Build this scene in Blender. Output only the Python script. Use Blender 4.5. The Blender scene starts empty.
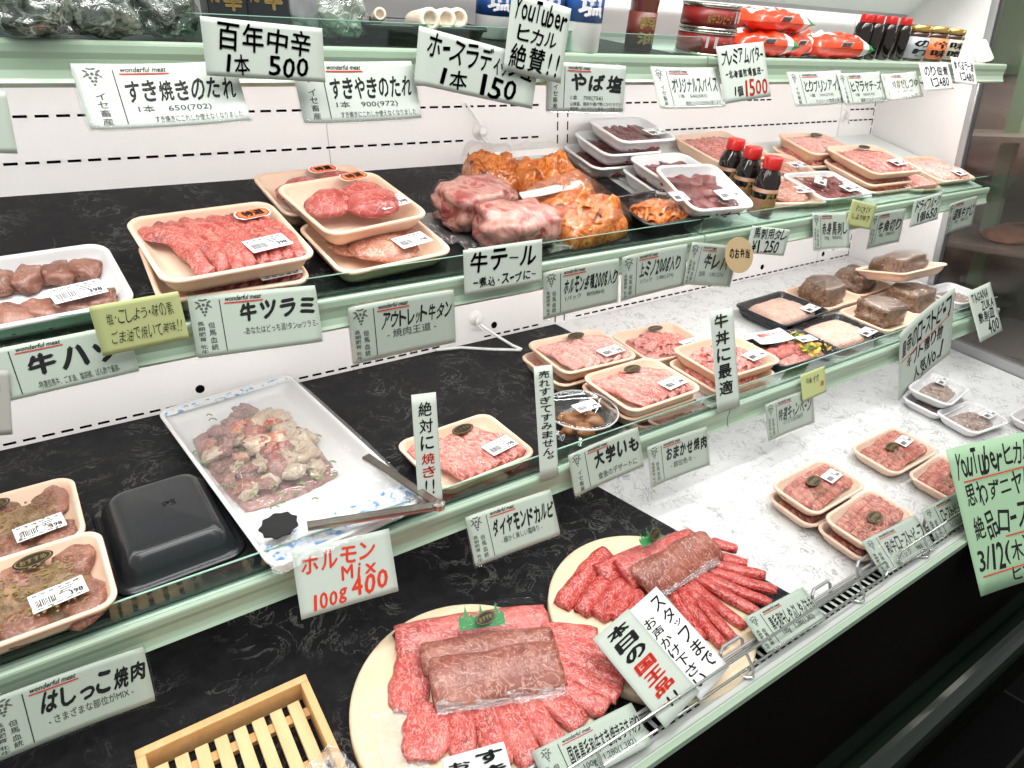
import bpy, bmesh, math, random, json
from mathutils import Matrix, Vector, noise
D = json.loads('''{"T1": [2, 0.0003, -0.2893, 0.0775, 0.175, 0.135, 0.03], "T2": [2, 0.2075, -0.2829, 0.0844, 0.1747, 0.1518, 0.055], "T2b": [2, 0.2061, -0.2923, -0.0145, 0.17, 0.135, 0.028], "T3": [2, 0.4045, -0.2105, 0.1625, 0.1581, 0.1887, 0.055], "T3b": [2, 0.4144, -0.2839, 0.0966, 0.17, 0.135, 0.03], "T3c": [2, 0.3997, -0.1102, 0.0686, 0.17, 0.135, 0.03], "W1": [2, 1.0504, -0.0647, -0.0582, 0.165, 0.115, 0.078], "W1b": [2, 1.0353, -0.0503, 0.0, 0.165, 0.115, 0.053], "W1c": [2, 1.0447, -0.0415, 0.0, 0.165, 0.115, 0.028], "W2": [2, 1.0666, -0.1651, -0.009, 0.15, 0.115, 0.05], "W2b": [2, 1.075, -0.1473, 0.0, 0.15, 0.115, 0.025], "W3": [2, 1.0742, -0.294, -0.2282, 0.15, 0.12, 0.05], "P1": [2, 1.3528, -0.0755, 0.0486, 0.209, 0.1604, 0.035], "P2": [2, 1.6621, -0.112, -0.147, 0.17, 0.12, 0.042], "P2b": [2, 1.6639, -0.1093, 0.0, 0.17, 0.12, 0.018], "P3": [2, 1.7139, -0.2376, -0.1883, 0.2257, 0.1875, 0.05], "P3b": [2, 1.6725, -0.2451, 0.03, 0.17, 0.125, 0.028], "P3c": [2, 1.6559, -0.2805, -0.027, 0.17, 0.125, 0.012], "P4": [2, 1.4629, -0.159, -0.1726, 0.17, 0.125, 0.02], "P5": [2, 1.4879, -0.2922, -0.0568, 0.17, 0.125, 0.026], "P6": [2, 1.3396, -0.2791, -0.1763, 0.16, 0.12, 0.022], "R1": [2, 1.9854, -0.2613, -0.1469, 0.17, 0.14, 0.02], "R2": [2, 1.8306, -0.3117, -0.1467, 0.1, 0.07, 0.012], "A1": [3, -0.105, -0.233, 0.03, 0.17, 0.135, 0.033], "A2": [3, -0.0866, -0.3842, 0.03, 0.17, 0.135, 0.04], "B": [3, 0.0718, -0.3125, 0.0489, 0.1404, 0.2014, 0.004], "Btop": [3, 0.0719, -0.3258, 0.0951, 0.0961, 0.1543, 0.035], "C": [3, 0.2439, -0.2517, 0.0844, 0.2135, 0.4403, 0.03], "D": [3, 0.4939, -0.3691, 0.0614, 0.17, 0.135, 0.03], "E": [3, 0.8466, -0.2103, -0.0495, 0.17, 0.135, 0.052], "Eb": [3, 0.8278, -0.2068, 0.0, 0.17, 0.135, 0.027], "F": [3, 0.8563, -0.3601, 0.0056, 0.17, 0.135, 0.05], "Fb": [3, 0.86, -0.3532, 0.0, 0.17, 0.135, 0.027], "G": [3, 1.0588, -0.2163, -0.0816, 0.17, 0.135, 0.03], "H": [3, 1.1017, -0.3524, -0.0152, 0.17, 0.135, 0.048], "Hb": [3, 1.0824, -0.364, 0.0, 0.17, 0.135, 0.026], "I": [3, 1.4593, -0.2225, 0.0489, 0.1846, 0.1368, 0.035], "J": [3, 1.4931, -0.3547, -0.0014, 0.1784, 0.1332, 0.022], "K": [3, 1.2952, -0.3743, -0.3025, 0.19, 0.12, 0.03], "M1": [3, 1.7102, -0.1978, 0.0748, 0.17, 0.13, 0.02], "M2": [3, 1.9067, -0.1806, 0.0, 0.17, 0.13, 0.02], "M3": [3, 1.7375, -0.3337, 0.1042, 0.17, 0.13, 0.02], "M4": [3, 1.864, -0.3298, -0.0798, 0.17, 0.13, 0.02], "M5": [3, 1.8789, -0.2841, -0.0118, 0.19, 0.13, 0.085], "N": [3, 1.8452, -0.4033, -0.2579, 0.16, 0.11, 0.03], "O1": [4, 1.1106, -0.5884, 0.0247, 0.1624, 0.0949, 0.05], "O1b": [4, 1.0955, -0.593, 0.0, 0.14, 0.095, 0.028], "O2": [4, 1.1157, -0.6914, 0.0473, 0.1549, 0.0799, 0.05], "O2b": [4, 1.1043, -0.6914, 0.0, 0.14, 0.095, 0.028], "O3": [4, 1.4014, -0.5796, 0.0073, 0.1692, 0.1007, 0.03], "O4": [4, 1.4102, -0.687, 0.0468, 0.14, 0.095, 0.03], "Q1": [4, 1.7176, -0.5009, 0.1386, 0.14, 0.095, 0.05], "Q1b": [4, 1.7092, -0.5079, 0.0, 0.14, 0.095, 0.026], "Q2": [4, 1.7065, -0.5952, -0.1126, 0.14, 0.095, 0.03], "Q3": [4, 1.8643, -0.6828, 0.0, 0.14, 0.095, 0.03], "WT": [4, 0.0754, -0.5887, 0.0059, 0.24, 0.2, 0.035], "BL": [4, 0.345, -0.622, 0.155, 0.018], "BR": [4, 0.6505, -0.628, 0.155, 0.018], "L": [3, 0.715, -0.3833, 0.0636, 0.045], "FL": [[0.3133, -0.5274, 0.2665, -0.596, 0.042], [0.2885, -0.6045, 0.2548, -0.6618, 0.045], [0.329, -0.6144, 0.2951, -0.6839, 0.032], [0.3536, -0.6241, 0.3272, -0.7133, 0.032], [0.3758, -0.6275, 0.3581, -0.7318, 0.032], [0.3961, -0.6346, 0.3987, -0.7294, 0.032], [0.4208, -0.6391, 0.438, -0.7225, 0.032], [0.4427, -0.6418, 0.4792, -0.7218, 0.032], [0.4601, -0.6313, 0.5046, -0.7154, 0.032], [0.4758, -0.6135, 0.5271, -0.7015, 0.032], [0.4823, -0.5978, 0.5395, -0.6695, 0.03], [0.4777, -0.5866, 0.5383, -0.63, 0.028]], "PL": [[0.2968, -0.5036, 0.4894, -0.5745, 0.05], [0.3125, -0.5497, 0.473, -0.6107, 0.035], [0.3042, -0.5897, 0.4594, -0.6455, 0.05]], "FR": [[0.6594, -0.5115, 0.5346, -0.5597, 0.028], [0.6483, -0.5492, 0.5505, -0.5849, 0.026], [0.6413, -0.575, 0.5658, -0.6043, 0.026], [0.6517, -0.5867, 0.5857, -0.6208, 0.024], [0.6516, -0.6039, 0.6117, -0.6305, 0.02], [0.8393, -0.5778, 0.8619, -0.6107, 0.024], [0.8155, -0.6047, 0.8494, -0.6398, 0.024], [0.8, -0.6186, 0.8527, -0.673, 0.022], [0.784, -0.6221, 0.8446, -0.7016, 0.024], [0.7632, -0.6197, 0.8142, -0.7132, 0.022], [0.7518, -0.6194, 0.7822, -0.7172, 0.022], [0.7371, -0.6171, 0.7443, -0.7223, 0.022], [0.726, -0.6169, 0.713, -0.73, 0.022], [0.7112, -0.6203, 0.688, -0.7305, 0.022], [0.7005, -0.6201, 0.6739, -0.7074, 0.02]], "PR": [[0.6171, -0.5475, 0.8058, -0.5628, 0.04], [0.6431, -0.5681, 0.7923, -0.5756, 0.04], [0.6532, -0.5971, 0.8104, -0.5922, 0.045]], "sauce1": [2, 1.2447, -0.2203, 0.0951, 0.0456], "sauce2": [2, 1.2257, -0.2723, 0.0976, 0.0462], "sauce3": [2, 1.2205, -0.3156, 0.1005, 0.0492], "bagA": [1, 0.066, -0.3306, 0.0607, 0.0702], "bagB": [1, 0.127, -0.318, 0.0631, 0.0745], "bagC": [1, 0.1875, -0.3056, 0.0636, 0.0694], "boxA": [1, 0.2508, -0.2572, 0.0799, 0.0411], "boxB": [1, 0.2977, -0.2461, 0.0828, 0.0474], "silver": [1, 0.34, -0.2555, 0.0764, 0.046], "bagD": [1, 0.3915, -0.2826, 0.0651, 0.0834], "salt1": [1, 0.69, -0.1538, 0.0897, 0.0597], "salt2": [1, 0.7038, -0.2675, 0.103, 0.0584], "salt3": [1, 0.7578, -0.2915, 0.1079, 0.062], "brown": [1, 0.9103, -0.2577, 0.0927, 0.0456], "can1": [1, 1.05, -0.2741, 0.039, 0.1008], "can2": [1, 1.05, -0.2741, 0.0784, 0.1068], "soy0": [1, 1.4754, -0.3168, 0.0685, 0.026], "soy1": [1, 1.5266, -0.3121, 0.07, 0.0266], "soy2": [1, 1.5845, -0.3068, 0.0715, 0.0272], "soy3": [1, 1.6548, -0.3004, 0.0735, 0.028], "jar0": [1, 1.7446, -0.2923, 0.0705, 0.049], "jar1": [1, 1.8379, -0.2991, 0.0705, 0.055], "jar2": [1, 1.8905, -0.3101, 0.069, 0.0417], "red1": [1, 0.6944, -0.6723, -0.4521, 0.13, 0.07, 0.05], "r1": [1.2153, -0.2911], "r2": [1.3853, -0.2853], "r3": [1.4713, -0.3036], "ht": [0.5478, -0.2422], "card": [1.8296, -0.3737], "HT": [1, 0.4688, -0.3271, 0.0, 0.2, 0.12, 0.03], "holes": [[0.1821, -0.376], [0.7753, -0.3757], [1.6698, -0.3762], [1.9576, -0.377]], "s1n": [1, 0, -0.0018, -0.0696, -0.0738, 0.0563, 0.0563, 0.004], "s1a": [1, 25, 0.1646, -0.0541, 0.0335, 0.1609, 0.0716, 0.004], "s1b": [1, 0, 0.2785, -0.004, -0.0528, 0.1269, 0.0552, 0.012], "s1c": [1, 15, 0.3819, -0.0488, 0.0131, 0.1588, 0.0743, 0.004], "s1d": [1, 0, 0.5571, -0.0215, -0.1805, 0.1832, 0.0657, 0.01], "s1e": [1, 0, 0.6485, 0.0183, -0.1752, 0.098, 0.0951, 0.016], "s1f": [1, 0, 0.7465, -0.0439, -0.0312, 0.1563, 0.0714, 0.004], "s1g": [1, 25, 0.9419, -0.0512, 0.0005, 0.156, 0.0722, 0.004], "s1h": [1, 15, 1.0883, -0.0245, 0.0935, 0.1233, 0.091, 0.01], "s1i": [1, 25, 1.2901, -0.054, 0.0254, 0.1744, 0.069, 0.004], "s1j": [1, 25, 1.4313, -0.0559, 0.0288, 0.1564, 0.067, 0.006], "s1k": [1, 25, 1.5756, -0.0529, 0.0444, 0.1473, 0.0592, 0.008], "s1l": [1, 25, 1.7195, -0.0346, 0.0286, 0.123, 0.06, 0.012], "s1m": [1, 25, 1.8532, -0.0212, -0.0801, 0.1008, 0.0594, 0.01], "s2z": [2, 15, -0.0559, -0.0421, -0.186, 0.032, 0.0664, 0.008], "s2a": [2, 15, 0.0088, -0.0148, 0.0382, 0.1471, 0.0584, 0.004], "s2b": [2, 0, 0.0928, 0.016, 0.0294, 0.0867, 0.0552, 0.012], "s2c": [2, 15, 0.217, -0.0069, -0.0643, 0.1535, 0.0773, 0.006], "s2d": [2, 0, 0.4086, -0.0498, -0.0042, 0.1634, 0.0859, 0.004], "s2e": [2, 0, 0.5709, 0.0109, -0.005, 0.1361, 0.0654, 0.01], "s2f": [2, 0, 0.7225, -0.0464, 0.0111, 0.1615, 0.0813, 0.004], "s2g": [2, 0, 0.8832, -0.043, 0.0207, 0.1596, 0.0818, 0.005], "s2h": [2, 0, 1.0265, -0.0509, -0.1912, 0.1383, 0.0819, 0.007], "s2i": [2, 15, 1.0838, -0.0417, -0.1364, 0.078, 0.066, 0.012], "s2j": [2, 0, 1.1843, -0.0256, -0.1765, 0.1222, 0.0518, 0.009], "s2k": [2, 15, 1.3851, -0.0302, -0.0876, 0.1317, 0.0821, 0.004], "s2l": [2, 0, 1.4937, -0.0059, -0.2104, 0.1025, 0.0542, 0.01], "s2m": [2, 0, 1.6148, -0.049, -0.0041, 0.1408, 0.0834, 0.004], "s2n": [2, 0, 1.7692, -0.0208, 0.0564, 0.1269, 0.0649, 0.01], "s2o": [2, 0, 1.9616, -0.0536, 0.0641, 0.1434, 0.0832, 0.004], "s3a": [3, 15, -0.0617, -0.0509, -0.038, 0.1538, 0.0723, 0.004], "s3b": [3, 25, 0.25, -0.0234, -0.1053, 0.1261, 0.0827, 0.01], "s3c": [3, 15, 0.3958, 0.0988, -0.127, 0.0372, 0.1604, 0.004], "s3d": [3, 25, 0.5063, -0.0513, -0.0396, 0.1572, 0.0782, 0.004], "s3e": [3, 15, 0.5977, 0.0863, -0.1119, 0.0348, 0.1755, 0.004], "s3f": [3, 15, 0.7004, -0.006, 0.0402, 0.1556, 0.0757, 0.008], "s3g": [3, 15, 0.865, -0.0473, -0.0228, 0.1529, 0.0777, 0.004], "s3h": [3, 15, 1.0059, 0.0966, -0.042, 0.0621, 0.1868, 0.004], "s3i": [3, 15, 1.1803, -0.0511, -0.0136, 0.156, 0.0794, 0.004], "s3j": [3, 15, 1.2587, -0.0069, 0.0228, 0.0818, 0.0558, 0.008], "s3k": [3, 0, 1.6934, -0.0086, 0.3341, 0.2257, 0.1924, 0.012], "s3l": [3, 25, 1.9944, 0.0115, 0.057, 0.1291, 0.1335, 0.012], "s4n": [4, 60, 0.4278, 0.003, -0.0793, 0.1526, 0.0547, 0.004], "s4o": [4, 60, 0.5454, 0.0497, 0.176, 0.0734, 0.1332, 0.012], "s4p": [4, 60, 0.6108, 0.0564, 0.1916, 0.0705, 0.1377, 0.008], "s4q": [4, 60, 0.7963, 0.0077, -0.0453, 0.1371, 0.0575, 0.004], "s4r": [4, 50, 1.1045, 0.0097, -0.0551, 0.1639, 0.0649, 0.004], "s4s": [4, 40, 1.2803, 0.0073, -0.0447, 0.1766, 0.061, 0.004], "s4t": [4, 0.2986, -0.6999, -0.2606, 0.0715, 0.0482, 0.04], "s4m": [4, 15, 1.4465, -0.0108, 0.1771, 0.21, 0.3204, 0.02]}''')
CAM = json.loads('''{"C": [0.03581, -1.18163, 0.07648], "R": [[0.83024, -0.557256, -0.012938], [-0.227286, -0.317251, -0.920702], [0.508963, 0.767344, -0.390051]], "f": 680.004}''')
SC = bpy.context.scene
COL = SC.collection
L = 2.107
SH = {1: (.130+.18*.3153, .18), 2: (-.042, .36), 3: (-.405, .147), 4: (-.5515, .167)}
RAIL = {1: (-.318, .13), 2: (-.349, -.164), 3: (-.447, -.47), 4: (-.755, -.64)}

# ------------------------------------------------------------------ materials
MATS = {}
def nodes(name):
    m = bpy.data.materials.new(name); m.use_nodes = True
    nt = m.node_tree; b = nt.nodes['Principled BSDF']
    return m, nt, b
def plain(name, col, rough=.5, metal=0, spec=.5, coat=0, trans=0, sss=0, emit=None, es=1):
    if name in MATS: return MATS[name]
    m, nt, b = nodes(name)
    b.inputs['Base Color'].default_value = (*col, 1); b.inputs['Roughness'].default_value = rough
    b.inputs['Metallic'].default_value = metal; b.inputs['Specular IOR Level'].default_value = spec
    b.inputs['Coat Weight'].default_value = coat
    if sss:
        b.inputs['Subsurface Weight'].default_value = sss
        b.inputs['Subsurface Radius'].default_value = (.006, .003, .002)
    if emit:
        b.inputs['Emission Color'].default_value = (*emit, 1); b.inputs['Emission Strength'].default_value = es
    MATS[name] = m
    return m
def coords(nt, scale=(1, 1, 1)):
    t = nt.nodes.new('ShaderNodeTexCoord'); mp = nt.nodes.new('ShaderNodeMapping')
    mp.inputs['Scale'].default_value = scale
    nt.links.new(t.outputs['Object'], mp.inputs['Vector'])
    # vary the pattern from object to object
    oi = nt.nodes.new('ShaderNodeObjectInfo'); ml = nt.nodes.new('ShaderNodeMath'); ml.operation = 'MULTIPLY'
    ml.inputs[1].default_value = 37.
    nt.links.new(oi.outputs['Random'], ml.inputs[0]); nt.links.new(ml.outputs[0], mp.inputs['Location'])
    return mp.outputs['Vector']
def nz(nt, vec, scale, detail=4, dist=0, rough=.55):
    n = nt.nodes.new('ShaderNodeTexNoise'); n.inputs['Scale'].default_value = scale
    n.inputs['Detail'].default_value = detail; n.inputs['Distortion'].default_value = dist
    n.inputs['Roughness'].default_value = rough
    nt.links.new(vec, n.inputs['Vector']); return n.outputs['Fac']
def ramp(nt, fac, stops):
    r = nt.nodes.new('ShaderNodeValToRGB'); e = r.color_ramp.elements
    e[0].position, e[0].color = stops[0][0], (*stops[0][1], 1)
    e[1].position, e[1].color = stops[-1][0], (*stops[-1][1], 1)
    for p, c in stops[1:-1]:
        x = e.new(p); x.color = (*c, 1)
    nt.links.new(fac, r.inputs[0]); return r.outputs[0]
def mixc(nt, f, a, b, mode='MIX'):
    m = nt.nodes.new('ShaderNodeMix'); m.data_type = 'RGBA'; m.blend_type = mode
    if isinstance(f, (int, float)): m.inputs[0].default_value = f
    else: nt.links.new(f, m.inputs[0])
    for i, s in ((6, a), (7, b)):
        if isinstance(s, tuple): m.inputs[i].default_value = (*s, 1)
        else: nt.links.new(s, m.inputs[i])
    return m.outputs[2]
def bump(nt, b, h, strength=.3, dist=.002):
    n = nt.nodes.new('ShaderNodeBump'); n.inputs['Strength'].default_value = strength; n.inputs['Distance'].default_value = dist
    nt.links.new(h, n.inputs['Height']); nt.links.new(n.outputs[0], b.inputs['Normal'])

def meat(name, red, fat, scale=80, vein=.05, blotch=.5, rough=.36, stretch=(1, 1, 1), dark=None, sss=.15):
    """red muscle with pale veins running through it"""
    if name in MATS: return MATS[name]
    m, nt, b = nodes(name); v = coords(nt, stretch)
    n1 = nz(nt, v, scale, 3, 1.2)
    veins = ramp(nt, n1, [(.5-vein*1.8, (0, 0, 0)), (.5-vein*.3, (1, 1, 1)), (.5+vein*.3, (1, 1, 1)), (.5+vein*1.8, (0, 0, 0))])
    n2 = nz(nt, v, scale*.35, 3, .5)
    dk = dark or tuple(c*.62 for c in red)
    mid = tuple(c*(1-blotch)+f*blotch for c, f in zip(red, fat))
    base = ramp(nt, n2, [(.32, dk), (.5, red), (.68, mid)])
    n3 = nz(nt, v, scale*2.2, 2, .6)
    sp = ramp(nt, n3, [(.56, (0, 0, 0)), (.66, (1, 1, 1))])
    c = mixc(nt, sp, base, mixc(nt, .2, base, fat))
    c = mixc(nt, veins, c, fat)
    nt.links.new(c, b.inputs['Base Color'])
    b.inputs['Roughness'].default_value = rough
    b.inputs['Subsurface Weight'].default_value = sss; b.inputs['Subsurface Radius'].default_value = (.006, .002, .0015)
    bump(nt, b, n1, .35, .0015)
    MATS[name] = m; return m

def film(name='film', tint=(.97, .98, .985), gloss=.045, rough=.10, bscale=60, bstr=.5, haze=0., fk=.25):
    """thin clear wrap: mostly lets light through, the wrinkles catch highlights"""
    if name in MATS: return MATS[name]
    m = bpy.data.materials.new(name); m.use_nodes = True; nt = m.node_tree; nt.nodes.clear()
    out = nt.nodes.new('ShaderNodeOutputMaterial'); tr = nt.nodes.new('ShaderNodeBsdfTransparent')
    tr.inputs[0].default_value = (*tint, 1)
    gl = nt.nodes.new('ShaderNodeBsdfGlossy'); gl.inputs['Roughness'].default_value = rough
    gl.inputs['Color'].default_value = (1, 1, 1, 1)
    v = coords(nt); n = nz(nt, v, bscale, 3, 2.)
    bp = nt.nodes.new('ShaderNodeBump'); bp.inputs['Strength'].default_value = bstr; bp.inputs['Distance'].default_value = .003
    nt.links.new(n, bp.inputs['Height']); nt.links.new(bp.outputs[0], gl.inputs['Normal'])
    fr = nt.nodes.new('ShaderNodeLayerWeight'); fr.inputs['Blend'].default_value = .25
    ad = nt.nodes.new('ShaderNodeMath'); ad.operation = 'MULTIPLY_ADD'; ad.inputs[1].default_value = fk; ad.inputs[2].default_value = gloss
    nt.links.new(fr.outputs['Fresnel'], ad.inputs[0])
    mx = nt.nodes.new('ShaderNodeMixShader'); nt.links.new(ad.outputs[0], mx.inputs[0])
    nt.links.new(tr.outputs[0], mx.inputs[1]); nt.links.new(gl.outputs[0], mx.inputs[2])
    last = mx.outputs[0]
    if haze:
        df = nt.nodes.new('ShaderNodeBsdfDiffuse'); df.inputs[0].default_value = (.9, .9, .9, 1)
        m2 = nt.nodes.new('ShaderNodeMixShader'); m2.inputs[0].default_value = haze
        nt.links.new(last, m2.inputs[1]); nt.links.new(df.outputs[0], m2.inputs[2]); last = m2.outputs[0]
    nt.links.new(last, out.inputs[0]); MATS[name] = m; return m

def marble(name, base, vein, scale=9, width=.02, rough=.35, soft=.25, spec=.5):
    if name in MATS: return MATS[name]
    m, nt, b = nodes(name); v = coords(nt)
    n1 = nz(nt, v, scale, 8, 1.6, .65)
    f = ramp(nt, n1, [(.5-width*2, (0, 0, 0)), (.5, (1, 1, 1)), (.5+width*2, (0, 0, 0))])
    n2 = nz(nt, v, scale*.8, 4, .3)
    g = ramp(nt, n2, [(.42, (0, 0, 0)), (.62, (1, 1, 1))])
    ff = mixc(nt, 1., f, g, 'MULTIPLY')
    c0 = mixc(nt, ramp(nt, nz(nt, v, scale*3, 6, .5), [(.35, (0, 0, 0)), (.75, (1, 1, 1))]), base, tuple(a*(1-soft)+q*soft for a, q in zip(base, vein)))
    c = mixc(nt, ff, c0, vein)
    nt.links.new(c, b.inputs['Base Color']); b.inputs['Roughness'].default_value = rough; b.inputs['Specular IOR Level'].default_value = spec
    MATS[name] = m; return m
def wood(name, a, bc, scale=(3, 40, 40), rough=.5):
    if name in MATS: return MATS[name]
    m, nt, b = nodes(name); v = coords(nt, scale)
    n = nz(nt, v, 3, 4, .6)
    nt.links.new(ramp(nt, n, [(.3, a), (.7, bc)]), b.inputs['Base Color']); b.inputs['Roughness'].default_value = rough
    MATS[name] = m; return m

WALL = plain('white_enamel', (.80, .775, .765), .38)
BLACK = plain('slot_black', (.004, .004, .004), .8, spec=0)
RAILM = plain('rail_green', (.35, .46, .345), .3, coat=.2)
DECK = plain('deck_enamel', (.66, .70, .66), .4)
GREYM = plain('grey_aluminium', (.42, .42, .43), .35, metal=.5)
CHROME = plain('chrome', (.62, .64, .60), .16, metal=1)
PAPER = plain('white_paper', (.49, .545, .485), .55, spec=.3)
PAPERL = plain('laminated_paper', (.48, .545, .475), .4, spec=.3)
PAPERW = plain('bright_paper', (.78, .79, .78), .4)
YELLOW = plain('yellow_note', (.46, .50, .22), .6)
GREENP = plain('green_paper', (.34, .52, .33), .5)
BROWNP = plain('brown_card', (.42, .30, .16), .6)
GREYCARD = plain('grey_card', (.32, .31, .28), .6)
INK = plain('black_ink', (.012, .012, .012), .6, spec=.2)
GREYINK = plain('grey_ink', (.10, .11, .10), .6, spec=.2)
REDINK = plain('red_ink', (.62, .045, .025), .6, spec=.2)
PEACH = plain('peach_foam', (.95, .66, .49), .5, sss=.2)
PALEP = plain('pale_peach_foam', (.90, .66, .51), .5, sss=.2)
WHITEF = plain('white_foam', (.86, .85, .85), .45, sss=.15)
BLACKF = plain('black_foam', (.016, .018, .02), .22)
LABELW = plain('label_white', (.88, .88, .89), .4)
GOLD = plain('gold_print', (.36, .25, .08), .35, metal=.3)
STICK = plain('sticker_black', (.012, .010, .006), .35)
ORANGE = plain('sticker_orange', (.86, .20, .05), .4)
LEAF = plain('leaf_green', (.035, .26, .075), .35)
LAM = film('laminate', (.985, .99, .985), .0, .10, 10, .05, fk=.18)
FILM = film()
FILMW = film('wrinkled_wrap', (.96, .97, .98), .12, .14, 90, 1., .02)
GLASS = film('glass_pane', (.80, .92, .86), .05, .02, 1, .0)
GLASSE = plain('glass_edge', (.30, .50, .40), .15)
BMARB = marble('black_marble', (.007, .007, .008), (.13, .127, .12), 15, .008, .45, .07, spec=.13)
WMARB = marble('white_marble', (.70, .70, .70), (.20, .20, .215), 30, .014, .4, .08)
BEECH = wood('pale_board_wood', (.86, .66, .43), (.90, .74, .54), (4, 30, 30))
PINE = wood('tray_wood', (.72, .42, .17), (.80, .52, .25), (30, 4, 30))
PINE2 = wood('tray_wood_slats', (.78, .50, .24), (.86, .60, .33), (30, 4, 30))

MT = dict(
 tongue=meat('tongue_red', (.46, .07, .06), (.70, .27, .22), 120, .030, .35),
 slab=meat('slab_red', (.40, .055, .05), (.64, .25, .21), 60, .022, .3),
 slabb=meat('slab_brown', (.38, .12, .08), (.62, .34, .24), 60, .03, .5),
 liver=meat('liver_brown', (.27, .11, .075), (.45, .22, .16), 60, .015, .4, .25),
 dred=meat('dark_red', (.15, .012, .012), (.28, .05, .04), 90, .02, .4, .25),
 pink=meat('shaved_pink', (.66, .16, .14), (.84, .44, .38), 130, .04, .45),
 stripe=meat('striped_pink', (.54, .12, .10), (.78, .38, .32), 110, .045, .4, stretch=(1, .5, 1)),
 pale=meat('pale_pink', (.72, .28, .24), (.84, .52, .46), 90, .05, .5),
 mince=meat('pale_mince', (.66, .36, .28), (.76, .52, .43), 170, .05, .5),
 wagyu=meat('marbled_red', (.56, .07, .065), (.76, .33, .28), 150, .028, .3, .3, stretch=(1, .6, 1)),
 wagyu2=meat('deep_marbled_red', (.46, .03, .028), (.72, .26, .22), 140, .026, .25, .3, stretch=(1, .6, 1)),
 roast=meat('folded_brown_red', (.30, .075, .05), (.54, .26, .19), 60, .020, .3),
 roll=meat('roll_red', (.44, .11, .08), (.70, .34, .27), 80, .030, .4, stretch=(.4, 1, 1)),
 brown=meat('seasoned_brown', (.25, .085, .06), (.42, .22, .14), 90, .03, .4),
 block=meat('roast_brown', (.13, .065, .04), (.36, .25, .17), 90, .025, .3, .35),
 oxt=meat('oxtail', (.32, .035, .03), (.52, .28, .23), 30, .075, .45, .3),
 kimchi=meat('orange_marinade', (.48, .085, .008), (.64, .24, .06), 55, .05, .45, .2, sss=.05),
 white=meat('pale_offal', (.50, .34, .22), (.66, .54, .42), 80, .05, .5, .3),
 offal=meat('offal_mauve', (.26, .09, .08), (.46, .26, .22), 70, .03, .5, .25),
 cooked=meat('dried_brown', (.20, .10, .075), (.55, .42, .36), 150, .06, .5),
 pepper=plain('pepper_specks', (.22, .15, .05), .7), green=plain('herb_green', (.16, .30, .06), .5),
 yel=plain('pickle_yellow', (.72, .50, .08), .35), potato=plain('glazed_potato', (.36, .14, .04), .25))

# ------------------------------------------------------------------ mesh helpers
def mesh(name, V, F, mats, mi=None, smooth=True):
    me = bpy.data.meshes.new(name); me.from_pydata([tuple(v) for v in V], [], F)
    for m in (mats if isinstance(mats, (list, tuple)) else [mats]): me.materials.append(m)
    if mi:
        for p, i in zip(me.polygons, mi): p.material_index = i
    if smooth: me.polygons.foreach_set('use_smooth', [True]*len(me.polygons))
    me.update(); return me
def ob(name, me, parent=None, M=None):
    o = bpy.data.objects.new(name, me); COL.objects.link(o)
    if parent: o.parent = parent
    if M is not None: o.matrix_local = M
    return o
def thing(name, label, cat, M=None, group=None):
    o = bpy.data.objects.new(name, None); COL.objects.link(o); o.empty_display_size = .02
    if M is not None: o.matrix_world = M
    return tag(o, label, cat, group)
def tag(o, label, cat, group=None, kind=None):
    o['label'] = label; o['category'] = cat
    if group: o['group'] = group
    if kind: o['kind'] = kind
    return o
def struct(name, me, M=None, label=None):
    o = ob(name, me, None, M); o['kind'] = 'structure'
    if label: o['label'] = label
    return o
def T(x=0, y=0, z=0, rz=0, rx=0, ry=0):
    return Matrix.Translation((x, y, z)) @ Matrix.Rotation(rz, 4, 'Z') @ Matrix.Rotation(ry, 4, 'Y') @ Matrix.Rotation(rx, 4, 'X')
def shelfM(n):
    z0, s = SH[n]; a = math.atan(s)
    return Matrix.Translation((0, 0, z0)) @ Matrix.Rotation(a, 4, 'X')
def on(n, x, v, h=0, rz=0, rx=0, ry=0): return shelfM(n) @ T(x, v, h, rz, rx, ry)

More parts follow.
